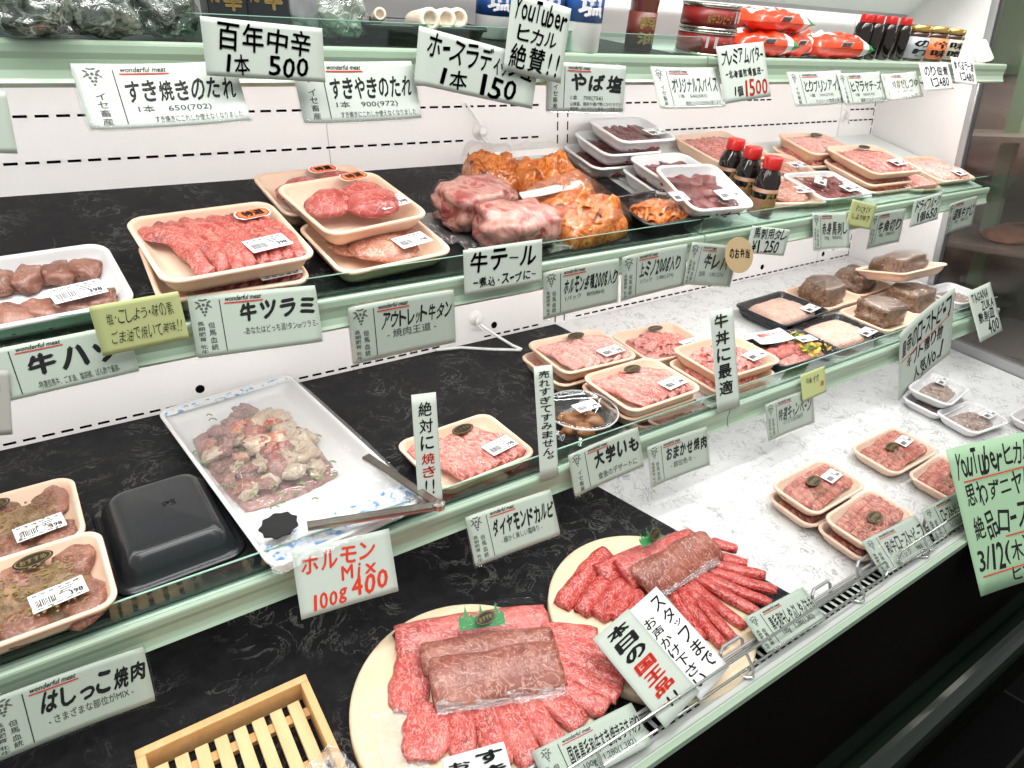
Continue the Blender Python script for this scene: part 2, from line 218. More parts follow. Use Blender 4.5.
class MB:
    def __init__(s): s.V = []; s.F = []; s.I = []
    def add(s, V, F, i=0, M=None):
        k = len(s.V); s.V += [tuple(M @ Vector(v)) if M is not None else tuple(v) for v in V]
        s.F += [tuple(a+k for a in f) for f in F]; s.I += [i]*len(F); return s
    def box(s, x0, x1, y0, y1, z0, z1, i=0, M=None, bv=0):
        if bv <= 0:
            V = [(x, y, z) for z in (z0, z1) for y in (y0, y1) for x in (x0, x1)]
            F = [(0, 2, 3, 1), (4, 5, 7, 6), (0, 1, 5, 4), (2, 6, 7, 3), (0, 4, 6, 2), (1, 3, 7, 5)]
            return s.add(V, F, i, M)
        b = bmesh.new(); bmesh.ops.create_cube(b, size=1)
        for v in b.verts: v.co = ((x0+x1)/2+v.co.x*(x1-x0), (y0+y1)/2+v.co.y*(y1-y0), (z0+z1)/2+v.co.z*(z1-z0))
        bmesh.ops.bevel(b, geom=list(b.edges), offset=bv, segments=2, affect='EDGES', profile=.6)
        b.verts.index_update(); V = [v.co.copy() for v in b.verts]; F = [tuple(v.index for v in f.verts) for f in b.faces]; b.free()
        return s.add(V, F, i, M)
    def lathe(s, prof, n=24, i=0, M=None, a0=0):
        V = []; F = []
        for r, z in prof:
            for k in range(n):
                a = 2*math.pi*k/n; V.append((r*math.cos(a), r*math.sin(a), z))
        for j in range(len(prof)-1):
            for k in range(n):
                F.append((j*n+k, j*n+(k+1) % n, (j+1)*n+(k+1) % n, (j+1)*n+k))
        F.append(tuple(reversed(range(n)))); F.append(tuple((len(prof)-1)*n+k for k in range(n)))
        return s.add(V, F, i, M)
    def tube(s, pts, r, n=8, i=0, closed=False):
        P = [Vector(p) for p in pts]; m = len(P); V = []; F = []; up = Vector((0, 0, 1))
        for j, p in enumerate(P):
            if closed: d = P[(j+1) % m]-P[j-1]
            else: d = P[min(j+1, m-1)]-P[max(j-1, 0)]
            d.normalize(); a = d.cross(up)
            if a.length < .1: a = d.cross(Vector((0, 1, 0)))
            a.normalize(); b = d.cross(a)
            rr = r[j] if isinstance(r, (list, tuple)) else r
            for k in range(n):
                t = 2*math.pi*k/n; V.append(p+a*math.cos(t)*rr+b*math.sin(t)*rr)
        for j in range(m if closed else m-1):
            q = (j+1) % m
            for k in range(n): F.append((j*n+k, j*n+(k+1) % n, q*n+(k+1) % n, q*n+k))
        if not closed: F += [tuple(reversed(range(n))), tuple((m-1)*n+k for k in range(n))]
        return s.add(V, F, i)
    def prism(s, poly, z0, z1, i=0, M=None):
        n = len(poly); V = [(x, y, z0) for x, y in poly]+[(x, y, z1) for x, y in poly]
        F = [tuple(reversed(range(n))), tuple(range(n, 2*n))]+[(k, (k+1) % n, n+(k+1) % n, n+k) for k in range(n)]
        return s.add(V, F, i, M)
    def extx(s, prof, x0, x1, i=0):
        """closed (y,z) outline drawn out along x"""
        n = len(prof); V = [(x0, y, z) for y, z in prof]+[(x1, y, z) for y, z in prof]
        F = [tuple(range(n)), tuple(reversed(range(n, 2*n)))]+[(k, n+k, n+(k+1) % n, (k+1) % n) for k in range(n)]
        return s.add(V, F, i)
    def me(s, name, mats, smooth=False): return mesh(name, s.V, s.F, mats, s.I, smooth)
def rr(w, d, r, n=6):
    r = min(r, w/2-.0005, d/2-.0005); P = []
    for cx, cy, a0 in ((w/2-r, d/2-r, 0), (-w/2+r, d/2-r, 90), (-w/2+r, -d/2+r, 180), (w/2-r, -d/2+r, 270)):
        for k in range(n+1):
            a = math.radians(a0+90*k/n); P.append((cx+r*math.cos(a), cy+r*math.sin(a)))
    return P
CACHE = {}
def tray_mesh(w, d, h, mat, r=.022, sl=.016, ribs=True):
    key = ('tray', round(w, 3), round(d, 3), round(h, 3), mat.name, r)
    if key in CACHE: return CACHE[key]
    prof = [(sl, 0), (sl*.55, h*.35), (.004, h-.005), (.0005, h-.0045), (0, h-.002), (.0015, h), (.0045, h), (.0065, h-.0025), (.008, h-.007), (sl*.8+.003, h*.35), (sl+.006, .004)]
    V = []; F = []; m = None
    for ins, z in prof:
        P = rr(w-2*ins, d-2*ins, max(r-ins*.4, .004)); m = len(P)
        V += [(x, y, z) for x, y in P]
    for j in range(len(prof)-1):
        for k in range(m): F.append((j*m+k, j*m+(k+1) % m, (j+1)*m+(k+1) % m, (j+1)*m+k))
    F.append(tuple(reversed(range(m)))); F.append(tuple((len(prof)-1)*m+k for k in range(m)))
    CACHE[key] = mesh('tray', V, F, mat); return CACHE[key]
def film_mesh(w, d, z, seed=0, amp=.0012, mat=None, sag=.003):
    key = ('film', round(w, 3), round(d, 3), round(z, 3), seed % 5, (mat or FILM).name)
    if key in CACHE: return CACHE[key]
    n = 14; V = []; F = []
    for j in range(n+1):
        for i in range(n+1):
            u, v = i/n*2-1, j/n*2-1
            # squircle-ish corner pull so that the sheet follows the rounded rim
            q = 1-.06*abs(u*v)**3
            x, y = u*w/2*q, v*d/2*q; e = (1-u**4)*(1-v**4)
            V.append((x, y, z-sag*e+amp*noise.noise(Vector((x*55+seed*7, y*55, seed*3.)))*(.3+e)))
    for j in range(n):
        for i in range(n): F.append((j*(n+1)+i, j*(n+1)+i+1, (j+1)*(n+1)+i+1, (j+1)*(n+1)+i))
    CACHE[key] = mesh('film', V, F, mat or FILM); return CACHE[key]

def strip_mesh(Ln, W, H, mat, seed=0, bend=.1, taper=.15, nl=14, nc=12, wob=.12, fold=False, end=.8, saw=1):
    """a long slice of meat lying along y, its cross-section an arch"""
    V = []; F = []; rd = random.Random(seed)
    for j in range(nl+1):
        t = j/nl; y = (t-.5)*Ln
        e = max(end, min(1, min(t, 1-t)*9)**.5) if 0 < t < 1 else end*.9
        wd = W*(1-taper*abs(2*t-1)**2)*(.35+.65*e); hh = H*(.25+.75*e)
        cx = bend*Ln*math.sin(t*math.pi+rd.random()*.02)*.5+W*wob*noise.noise(Vector((t*4, seed*3.7, 0)))
        for k in range(nc):
            a = 2*math.pi*k/nc; c, s_ = math.cos(a), math.sin(a)
            x = c*abs(c)**-.25*wd/2 if abs(c) > 1e-4 else 0
            z = (s_ if s_ > 0 else s_*.15)*hh
            if saw and s_ > 0: z *= .38+.62*(.5+.5*saw*c)
            q = noise.noise(Vector((x*60, y*45, seed*5.1+s_)))
            V.append((cx+x+q*W*.05, y+(.04*Ln*noise.noise(Vector((k*.7, seed, 9))) if j in (0, nl) else 0), max(z+q*hh*wob*1.2, -.001)+.001))
    for j in range(nl):
        for k in range(nc): F.append((j*nc+k, j*nc+(k+1) % nc, (j+1)*nc+(k+1) % nc, (j+1)*nc+k))
    F += [tuple(reversed(range(nc))), tuple(nl*nc+k for k in range(nc))]
    return mesh('strip', V, [tuple(reversed(f)) for f in F], mat)
def blob_mesh(rx, ry, rz, mat, seed=0, amp=.25, freq=1.6, sub=3, flat=.35, boxy=0):
    b = bmesh.new(); bmesh.ops.create_icosphere(b, subdivisions=sub, radius=1)
    for v in b.verts:
        p = v.co.copy()
        if boxy:
            m_ = max(abs(p.x), abs(p.y), abs(p.z)); p = p.lerp(p/m_*.85, boxy)
        k = 1+amp*noise.fractal(p*freq+Vector((seed*7.3, seed, 0)), 1., 2., 3)
        v.co = (p.x*k*rx, p.y*k*ry, (p.z if p.z > 0 else p.z*flat)*k*rz)
    zm = min(v.co.z for v in b.verts)
    for v in b.verts: v.co.z -= zm
    b.verts.index_update(); V = [v.co.copy() for v in b.verts]; F = [tuple(v.index for v in f.verts) for f in b.faces]; b.free()
    return mesh('blob', V, F, mat)
def heap_mesh(w, d, h, mat, seed=0, amp=.4, freq=70, n=34, edge=3, flat=2):
    V = []; F = []
    for j in range(n+1):
        for i in range(n+1):
            u, v = i/n*2-1, j/n*2-1
            e = max(0, 1-abs(u)**edge)*max(0, 1-abs(v)**edge)
            e = e**(1/flat); q = 1-.1*abs(u*v)**2
            x, y = u*w/2*q, v*d/2*q
            f = noise.fractal(Vector((x*freq, y*freq, seed*5.)), .9, 2.1, 3)
            V.append((x+f*.002, y+f*.002, h*e*(1+amp*f)))
    for j in range(n):
        for i in range(n): F.append((j*(n+1)+i, j*(n+1)+i+1, (j+1)*(n+1)+i+1, (j+1)*(n+1)+i))
    return mesh('heap', V, F, mat)
def shaved_mesh(w, d, h, mats, n=70, seed=0, ln=.045, wd=.014):
    """a loose heap of thin curled shavings"""
    rd = random.Random(seed); b = MB()
    for q in range(n):
        a, r = rd.random()*6.28, rd.random()**.6
        cx, cy = math.cos(a)*r*(w/2-.012), math.sin(a)*r*(d/2-.012)
        if abs(cx) > w/2-.012 or abs(cy) > d/2-.012: continue
        z0 = h*(1-r*r)*.75+.002; th = rd.random()*3.14; l = ln*(.6+.6*rd.random()); ww = wd*(.6+.7*rd.random())
        V = []; m = 9; ph = rd.random()*6; am = ww*.5*(.5+rd.random())
        for i in range(m):
            t = i/(m-1)-.5
            for k in range(4):
                s = k/3-.5
                x = t*l; y = s*ww+am*.4*math.sin(t*9+ph); z = am*.5*(math.cos(t*11+ph)+1)*.7+ww*.35*math.cos(s*3.1)+rd.random()*.0007
                x2 = max(-w/2+.004, min(w/2-.004, cx+x*math.cos(th)-y*math.sin(th))); y2 = max(-d/2+.004, min(d/2-.004, cy+x*math.sin(th)+y*math.cos(th)))
                V.append((x2, y2, z0*.8+z))
        F = [(i*4+k, i*4+k+1, (i+1)*4+k+1, (i+1)*4+k) for i in range(m-1) for k in range(3)]
        b.add(V, F, rd.randrange(len(mats)))
    return b

# ------------------------------------------------------------------ lettering
def glyphs(s, bold=.012):
    key = ('tx', s, bold)
    if key in CACHE: return CACHE[key]
    c = bpy.data.curves.new('t', 'FONT'); c.body = s; c.resolution_u = 2; c.offset = min(bold, 0)
    o = bpy.data.objects.new('t', c); COL.objects.link(o)
    m = bpy.data.meshes.new_from_object(o.evaluated_get(bpy.context.evaluated_depsgraph_get()))
    V = [v.co.copy() for v in m.vertices]; F = [tuple(p.vertices) for p in m.polygons]
    bpy.data.objects.remove(o); bpy.data.curves.remove(c); bpy.data.meshes.remove(m)
    if bold > .003:      # heavier strokes: the same letter struck again a little beside itself
        n = len(V); b = bold*1.2; V = [v+Vector(d) for d in ((-b, 0, 0), (b, 0, 0), (0, b, 0), (0, -b, 0)) for v in V]; F = [tuple(i+k*n for i in f) for k in range(4) for f in F]
    CACHE[key] = (V, F); return V, F
def put(mb, s, x0, y0, x1, y1, bold=.012, z=0, i=0, hand=0, seed=0, vert=False, shear=0, rot=0):
    """letters fitted into the box; hand>0 writes each character with its own tilt"""
    rd = random.Random(seed+len(s)); cx, cy = (x0+x1)/2, (y0+y1)/2
    R = Matrix.Translation((cx, cy, 0)) @ Matrix.Rotation(rot, 4, 'Z') @ Matrix.Translation((-cx, -cy, 0))
    def fit(V, F, a0, b0, a1, b1, ang=0):
        if not V: return
        xs = [v.x for v in V]; ys = [v.y for v in V]
        w = max(max(xs)-min(xs), 1e-4); h = max(max(ys)-min(ys), 1e-4)
        sx, sy = (a1-a0)/w, (b1-b0)/h; mx, my = (a0+a1)/2, (b0+b1)/2; W = []
        for v in V:
            x = (v.x-min(xs)-w/2)*sx; y = (v.y-min(ys)-h/2)*sy; x += y*shear
            x, y = x*math.cos(ang)-y*math.sin(ang), x*math.sin(ang)+y*math.cos(ang)
            W.append(R @ Vector((mx+x, my+y, z)))
        mb.add(W, F, i)
    if not hand and not vert:
        fit(*glyphs(s, bold), x0, y0, x1, y1); return
    ch = list(s); adv = {}
    def wt(c): return .45 if c in ' 1!()/.,|’i' else (.62 if ord(c) < 256 else (.55 if c in 'ィッャー・、。' else 1))
    tot = sum(wt(c) for c in ch); p = 0
    for c in ch:
        t0, t1 = p/tot, (p+wt(c))/tot; p += wt(c)
        if c == ' ' or c == '　': continue
        V, F = glyphs(c, bold)
        j = hand*(rd.random()-.5)
        if vert:
            a0, a1 = x0, x1; b1, b0 = y1-(y1-y0)*t0, y1-(y1-y0)*t1; g = (b1-b0)*.08; b0 += g; b1 -= g
            if c in 'ー': j += math.pi/2
            if c in 'っッ。、': a0 += (a1-a0)*.35; b0 += (b1-b0)*.3
            if c in '!1': a0 += (a1-a0)*.38; a1 -= (a1-a0)*.4
        else:
            a0, a1 = x0+(x1-x0)*t0, x0+(x1-x0)*t1; g = (a1-a0)*.07; a0 += g; a1 -= g; b0, b1 = y0, y1
            hh = y1-y0
            if c in 'ー-': b0 += hh*.42; b1 -= hh*.42
            if c in 'ィッャっュ': b1 -= hh*.35
            if c in 'acemnorsuvwxz': b1 -= hh*.30
            if c == 'ニ': b0 += hh*.22; b1 -= hh*.26
            if c in 'iIl!': q_ = (a1-a0)*.34; a0 += q_; a1 -= q_
            if c in '.,': b1 = b0+hh*.15
            if c == '・': b0 += hh*.4; b1 -= hh*.4; g = (a1-a0)*.3; a0 += g; a1 -= g
            if c in '一': b0 += hh*.42; b1 -= hh*.42
            if c == '1': g = (a1-a0)*.25; a0 += g; a1 -= g
            b0 += hh*.12*hand*(rd.random()-.5)*3; b1 += hh*.12*hand*(rd.random()-.5)*3
        fit(V, F, a0, b0, a1, b1, j)
def emblem(mb, cx, cy, s, i=0):
    """small printed crest: a horned head made of leaves and berries"""
    def disc(x, y, r, e=1, a=0):
        P = [(cx+s*(x+r*math.cos(t)*math.cos(a)-r*e*math.sin(t)*math.sin(a)), cy+s*(y+r*math.cos(t)*math.sin(a)+r*e*math.sin(t)*math.cos(a)), 0) for t in [k*math.pi/4 for k in range(8)]]
        mb.add(P, [tuple(range(8))], i)
    for x, y, r in ((-.3, .25, .13), (0, .3, .13), (.3, .25, .13), (-.18, 0, .12), (.18, 0, .12), (-.1, -.25, .11), (.12, -.25, .11), (0, -.5, .1)): disc(x, y, r)
    for sx in (-1, 1):
        disc(sx*.42, .5, .2, .4, sx*.5); disc(sx*.5, .12, .16, .4, -sx*.6); disc(sx*.15, .68, .2, .35, sx*.2)

def signM(k):
    if k == 's4m':
        a, c = math.radians(30), math.radians(-15); ex = Vector((math.cos(c), math.sin(c), 0)); ey = Vector((-math.sin(c)*math.sin(a), math.cos(c)*math.sin(a), math.cos(a))); nn = ex.cross(ey)
        w, h = .212, .2606; o = Vector((1.2727, -.715, -.5172))+ex*w/2-ey*h/2
        return Matrix(((ex.x, ey.x, nn.x, o.x), (ex.y, ey.y, nn.y, o.y), (ex.z, ey.z, nn.z, o.z), (0, 0, 0, 1))), w, h
    n, tau, x, y, rz, w, h, off = D[k]; ex_ = {'s3b': .018, 's1b': .030, 's1d': .022, 's1e': .022, 's1h': .016, 's1l': .016, 's1m': .012, 's2b': .012, 's2i': .006}.get(k, 0); y0, z0 = RAIL[n]; a = math.radians(tau)
    ey = Vector((0, math.sin(a), math.cos(a))); nn = Vector((0, -math.cos(a), math.sin(a)))
    o = Vector((0, y0, z0))+nn*off+Vector((1, 0, 0))*x+ey*y; o += (Vector(CAM['C'])-o).normalized()*ex_
    M = Matrix(((1, ey.x, nn.x, o.x), (0, ey.y, nn.y, o.y), (0, ey.z, nn.z, o.z), (0, 0, 0, 1)))
    return M @ Matrix.Rotation(rz, 4, 'Z'), w, h
def sheet(w, h, th, mat, r=.0, curl=0., name='paper'):
    """a paper or plastic sheet with a little bow"""
    n = 10; V = []; F = []
    for s in (0, 1):
        for j in range(n+1):
            for i in range(n+1):
                u, v = i/n*2-1, j/n*2-1
                q = 1-r*abs(u*v)**12
                V.append((u*w/2*q, v*h/2*q, curl*(u*u-.4)+(0 if s else -th)))
    N = (n+1)**2
    for j in range(n):
        for i in range(n):
            a = j*(n+1)+i; f = (a, a+1, a+n+2, a+n+1)
            F.append(tuple(q+N for q in f)); F.append(tuple(reversed(f)))
    rim = [i for i in range(n+1)]+[(j*(n+1)+n) for j in range(1, n+1)]+[n*(n+1)+i for i in range(n-1, -1, -1)]+[j*(n+1) for j in range(n-1, 0, -1)]
    for a, b in zip(rim, rim[1:]+rim[:1]): F.append((a, b, b+N, a+N))
    return mesh(name, V, F, mat)
def bendz(mb, w, curl, lift=.0004):
    mb.V = [(x, y, z+curl*((2*x/w)**2-.4)+lift) for x, y, z in mb.V]; return mb
def card(k, title, lines, label, origin=0, tt=(.27, .40, .95, .74), curl=0, tbold=.03, group=None, mat=None, name='price_card', rev=0):
    """printed laminated shelf card: crest, origin columns, rule, brand line, brush title and small print"""
    M, w, h = signM(k); t = thing(name, label, 'price card', M, group)
    if k[:2] == 's1': mat = plain('pale_laminated_paper', (.64, .68, .635), .4, spec=.3)
    ob('paper', sheet(w*.965, h*.93, .0003, mat or PAPERL, .01, curl), t)
    lm = sheet(w, h, .0001, LAM, .02, curl, 'laminate'); ob('laminate', lm, t, T(0, 0, .0009))
    X = lambda u: (u-.5)*w
    Y = lambda v: (v-.5)*h
    b = MB(); rd = sum(map(ord, k))
    put(b, title, X(tt[0]), Y(tt[1]), X(tt[2]), Y(tt[3])-.0015, tbold*.7, 0, 0, .30, rd, shear=.15)
    put(b, 'wonderful meat', X(.28), Y(.84), X(.55), Y(.92), .015, shear=.3)
    b.box(X(.235), X(.241), Y(.10), Y(.88), -.0001, .0001)
    ob('title_lettering', bendz(b, w, curl).me('lettering', INK), t)
    g = MB(); emblem(g, X(.12), Y(.76), h*.19)
    if origin == 0:
        put(g, '但馬血統', X(.13), Y(.12), X(.18), Y(.56), .012, vert=True)
        put(g, '長期肥育 牝牛', X(.055), Y(.08), X(.105), Y(.58), .012, vert=True)
    else: put(g, 'イセ畜産', X(.10), Y(.08), X(.16), Y(.56), .012, vert=True)
    for s, u0, v0, u1, v1 in lines: put(g, s, X(u0), Y(v0), X(u1), Y(v1), .006)
    ob('small_print', bendz(g, w, curl).me('print', GREYINK), t)
    r = MB(); r.box(X(.27), X(.56), Y(.805), Y(.825), -.0001, .0001)
    ob('red_rule', bendz(r, w, curl).me('rule', REDINK), t)
    return t
def hand(k, lines, label, mat=PAPER, lam=True, curl=0, name='handwritten_sign', cat='sign', bold=.012, rules=(), group=None, jit=.42):
    """lines: (text, u0, v0, u1, v1, red?, vertical?, rot)"""
    M, w, h = signM(k); t = thing(name, label, cat, M, group)
    if w < h*.5: bold = min(bold, .02)
    ob('paper', sheet(w, h, .0004, mat, .0, curl), t)
    b, r = MB(), MB()
    for ln in lines:
        s, u0, v0, u1, v1 = ln[:5]; red = len(ln) > 5 and ln[5]; vt = len(ln) > 6 and ln[6]; ro = ln[7] if len(ln) > 7 else 0
        bb = ln[8] if len(ln) > 8 else bold
        put(r if red else b, s, (u0-.5)*w, (v0-.5)*h, (u1-.5)*w, (v1-.5)*h, bb, 0, 0, jit, len(s)*3, vert=vt, rot=ro, shear=.08)
    for u0, v0, u1, v1 in rules:
        a = Vector(((u0-.5)*w, (v0-.5)*h, 0)); c = Vector(((u1-.5)*w, (v1-.5)*h, 0)); d = (c-a).normalized().cross(Vector((0, 0, 1)))*.0012
        r.add([a-d, c-d, c+d, a+d], [(0, 1, 2, 3)] if True else None)
    if b.V: ob('black_lettering', bendz(b, w, curl, .0005).me('lettering', INK), t)
    if r.V:
        for_ = bendz(r, w, curl, .0005).me('lettering', REDINK); ob('red_lettering', for_, t)
    return t

# ------------------------------------------------------------------ packs
def label_mesh(w=.046, h=.026):
    if 'lab' in CACHE: return CACHE['lab']
    b = MB(); b.box(-w/2, w/2, -h/2, h/2, 0, .0004); CACHE['lab'] = b.me('label', LABELW)
    c = MB(); rd = random.Random(4); x = -w/2+.004
    while x < -w/2+.020:
        q = .0004+rd.random()*.0007; c.box(x, x+q, -h/2+.005, h/2-.011, .0005, .0006); x += q+.0004+rd.random()*.0006
    for k in range(6): c.box(-w/2+.003+k*.007, -w/2+.007+k*.007, h/2-.0045, h/2-.003, .0005, .0006)
    for k in range(3): c.box(.002, .010+k*.002, -.001+k*.003, .0002+k*.003, .0005, .0006)
    for k in range(5): c.box(-w/2+.004+k*.008, -w/2+.009+k*.008, -h/2+.002, -h/2+.0032, .0005, .0006)
    put(c, '398', w/2-.015, -h/2+.0045, w/2-.003, -h/2+.0115, .03, .0006)
    CACHE['labp'] = c.me('barcode', INK)
    return CACHE['lab']
def price_label(t, M, s=1):
    l = ob('price_label', label_mesh(), t, M @ Matrix.Scale(s, 4)); ob('barcode', CACHE['labp'], l)
def sticker(t, M, kind='black', s=1):
    if kind == 'black':
        if 'st' not in CACHE:
            b = MB(); P = [(.017*math.cos(a), .0095*math.sin(a)) for a in [k*math.pi/14 for k in range(28)]]
            b.prism(P, 0, .0004); CACHE['st'] = b.me('sticker', STICK)
            g = MB(); n = 28
            for r0, r1 in ((.90, .84),):
                V = [(.017*r*math.cos(k*math.pi/14), .0095*r*math.sin(k*math.pi/14), .0006) for r in (r0, r1) for k in range(28)]
                g.add(V, [(k, (k+1) % n, n+(k+1) % n, n+k) for k in range(n)])
            put(g, 'おすすめ', -.011, -.0035, .011, .0035, .02, .0006); CACHE['stg'] = g.me('gold', GOLD)
        l = ob('sticker', CACHE['st'], t, M @ Matrix.Scale(s, 4)); ob('gold_lettering', CACHE['stg'], l)
    else:
        if 'so' not in CACHE:
            P = [(-.018, -.004), (-.013, -.009), (.013, -.009), (.018, -.004), (.018, .004), (.013, .009), (-.013, .009), (-.018, .004)]
            b = MB(); b.prism([(x*1.1, y*1.1) for x, y in P], 0, .0003, 1); b.prism(P, .0003, .0005, 2); b.prism([(x*.9, y*.9) for x, y in P], .0005, .0007, 0)
            CACHE['so'] = b.me('sticker', [ORANGE, LABELW, REDINK])
            g = MB(); put(g, '特選', -.012, -.006, .012, .006, .04, .0009); CACHE['sog'] = g.me('ink', INK)
        l = ob('sticker', CACHE['so'], t, M @ Matrix.Scale(s, 4)); ob('black_lettering', CACHE['sog'], l)

def fill(t, kind, w, d, h, seed):
    rd = random.Random(seed); z = .004 if kind in ('pale', 'block', 'brown', 'liver', 'mix', 'cooked', 'dice') else max(.003, h-.017); W, Dp = w-.034, d-.032
    def slc(me, M): return ob('meat_slice', me, t, M)
    if kind == 'tongue':
        for i in range(8):
            me = strip_mesh(Dp*(.98+.10*rd.random()), .0245, .013, MT['tongue'], seed+i, .22, .1, wob=.3)
            slc(me, T(-W/2+.018+i*(W-.030)/7.2, .0, z+.004+.001*(i % 2), .30, 0, -.12))
    elif kind == 'stripe':
        for i in range(8):
            me = strip_mesh(Dp*(.94+.1*rd.random()), .0230, .010, MT['stripe'], seed+i, .16, .1, wob=.3)
            slc(me, T(-W/2+.016+i*(W-.028)/7.2, -.002, z+.006, .30, 0, -.14))
    elif kind == 'slab':
        for i, (x, y, a, rx) in enumerate(((.03, .022, .3, .036), (-.033, .006, .1, .038), (.02, -.022, -.2, .040))):
            slc(blob_mesh(rx, rx*.78, .012, MT['slab'], seed+i, .2, 1.3), T(x, y, z+.006+.004*i, a, .12, -.1))
    elif kind == 'slabb':
        for i, (x, y, a, rx) in enumerate(((-.03, .014, .3, .042), (.03, .010, .1, .040), (.0, -.018, -.2, .048))):
            slc(blob_mesh(rx, rx*.72, .010, MT['slabb'], seed+i, .2, 1.3), T(x, y, z+.004+.002*i, a, .1, 0))
    elif kind in ('liver', 'dice', 'brown'):
        m = {'liver': 'liver', 'dice': 'dred', 'brown': 'brown'}[kind]
        nx, ny, rx = (5, 2, .0215) if kind == 'liver' else ((4, 3, .019) if kind == 'dice' else (3, 2, .027))
        for i in range(nx):
            for j in range(ny):
                me = blob_mesh(rx*(.9+.3*rd.random())*(1.35 if kind == 'dice' else 1), rx*(.8+.2*rd.random()), .015 if kind != 'dice' else .010, MT[m], seed+i*3+j, .30, 1.6, 3, .4, .6 if kind == 'dice' else .35)
                ob('meat_chunk', me, t, T(-W/2+.02+i*(W-.038)/(nx-1)+.004*rd.random(), -Dp/2+.018+j*(Dp-.036)/(ny-1), z, rd.random()*6, .2*rd.random(), 0))
        if kind == 'brown':
            b = MB()
            for q in range(260):
                x, y = (rd.random()-.5)*W*.9, (rd.random()*.8-.5)*Dp; r = .0007+rd.random()*.0009; zz = z+.024+rd.random()*.003
                b.box(x-r, x+r, y-r, y+r, zz, zz+r)
            o = ob('pepper', b.me('pepper', MT['pepper']), t); o['kind'] = 'stuff'
            ob('seasoning_bed', heap_mesh(W*.95, Dp*.9, .020, meat('pepper_bed', (.22, .12, .06), (.32, .21, .10), 240, .05, .5, .5), seed, .5, 60), t, T(0, 0, z))
    elif kind == 'shaved':
        o = ob('shaved_meat', shaved_mesh(W, Dp, h*.5, [0, 1], 120, seed).me('shaved', [MT['pink'], MT['stripe']], True), t, T(0, 0, z))
        ob('meat_bed', heap_mesh(W*.95, Dp*.95, h*.5, MT['pink'], seed), t, T(0, 0, z))
    elif kind == 'smooth':
        for i in range(6):
            me = strip_mesh(Dp*.97, .0310, .010, MT['pale'], seed+i, .2, .1, wob=.3)
            slc(me, T(-W/2+.018+i*(W-.030)/5, 0, z+.006, .25, 0, -.2))
    elif kind == 'pale':
        ob('minced_meat', heap_mesh(w-.034, d-.032, h*.85, MT['mince'], seed, .10, 60, 34, 6, 3), t, T(0, 0, z))
    elif kind == 'roll':
        for i in range(5):
            me = strip_mesh(W*(1.08+.1*rd.random()), .0195 if Dp < .07 else .023, .011, MT['roll'], seed+i, .03, .05, wob=.2)
            slc(me, T(.002*i, Dp/2-.008-i*(Dp-.012)/4.4, z+.006, math.pi/2+.08, .0, 0))
        ob('browned_edge', heap_mesh(W*.5, Dp*.5, .018, MT['brown'], seed), t, T(-W*.1, -Dp*.16, z))
    elif kind == 'cooked':
        ob('cooked_meat', shaved_mesh(W, Dp, h*.62, [0, 1], 90, seed, .026, .006).me('cooked', [MT['cooked'], MT['brown']], True), t, T(0, 0, z))
        ob('meat_bed', heap_mesh(W*.95, Dp*.95, h*.55, MT['cooked'], seed), t, T(0, 0, z))
    elif kind == 'block':
        ob('roast_block', blob_mesh(w*.36, d*.36, .040, MT['block'], seed, .16, 1.8, 4, .5, .65), t, T(-w*.05, 0, z))
    elif kind == 'mix':
        ob('meat_bed', heap_mesh(W*1.05, Dp, h*.5, MT['stripe'], seed), t, T(0, 0, z))
        for i in range(5): ob('meat_slice', strip_mesh(.05, .024, .012, MT['tongue'], seed+i, .3, .2), t, T(-.05+i*.024, -.012*(i % 2), z+.012, 1.2+rd.random(), 0, 0))
        for nm, mt, n in (('pickle_pieces', 'yel', 30), ('herb_pieces', 'green', 16)):
            b = MB()
            for q in range(n):
                x, y = .01+rd.random()*W*.42, -Dp/2+rd.random()*Dp; r = .0018+.002*rd.random()
                b.box(-r*2, r*2, -r, r, 0, r, M=T(x, y, z+.018+rd.random()*.006, rd.random()*6, rd.random(), rd.random()))
            o = ob(nm, b.me(nm, MT[mt]), t); o['kind'] = 'stuff'
def pack(k, kind, mat, label, st='black', lab=(.26, -.28), stp=(.12, .34), r=.022, dh=None, tilt=(0, 0), group=None, h=None, wrap=True, la=.12, cat='meat pack', name='meat_pack', lift=0):
    n, x, v, rz, w, d, hr = D[k]; w, d = w*1.035+.002, d*1.035+.002
    w = min(max(w, .13), .20); d = min(max(d, .09), .165)
    hh = h or (.028 if n != 4 else .024)
    lim = {2: -.349, 3: -.434}.get(n, -9); fr = v-(d/2*math.cos(rz)+w/2*abs(math.sin(rz)))
    if fr < lim: v += min(lim-fr, .010)
    seed = sum(map(ord, k))
    t = thing(name, label, cat, on(n, x, v, max(hr-hh, .0019)+lift, rz, *tilt), group)
    ob('foam_tray', tray_mesh(w, d, hh, mat, r), t)
    if kind: fill(t, kind, w, d, hh, seed)
    if wrap and kind: ob('plastic_film', film_mesh(w-.006, d-.006, hh+.0008, seed, mat=FILMW if kind in ('block', 'cooked') else None, amp=.0012), t)
    zt = hh+(.0025 if kind not in ('slab', 'slabb') else .006)
    if lab: price_label(t, T(lab[0]*w, lab[1]*d, zt, la), 1.15 if n != 4 else .95)
    if st: sticker(t, T(stp[0]*w, stp[1]*d, zt+.0006, .12), 'black' if st == 'black' else 'orange', 1.2)
    return t
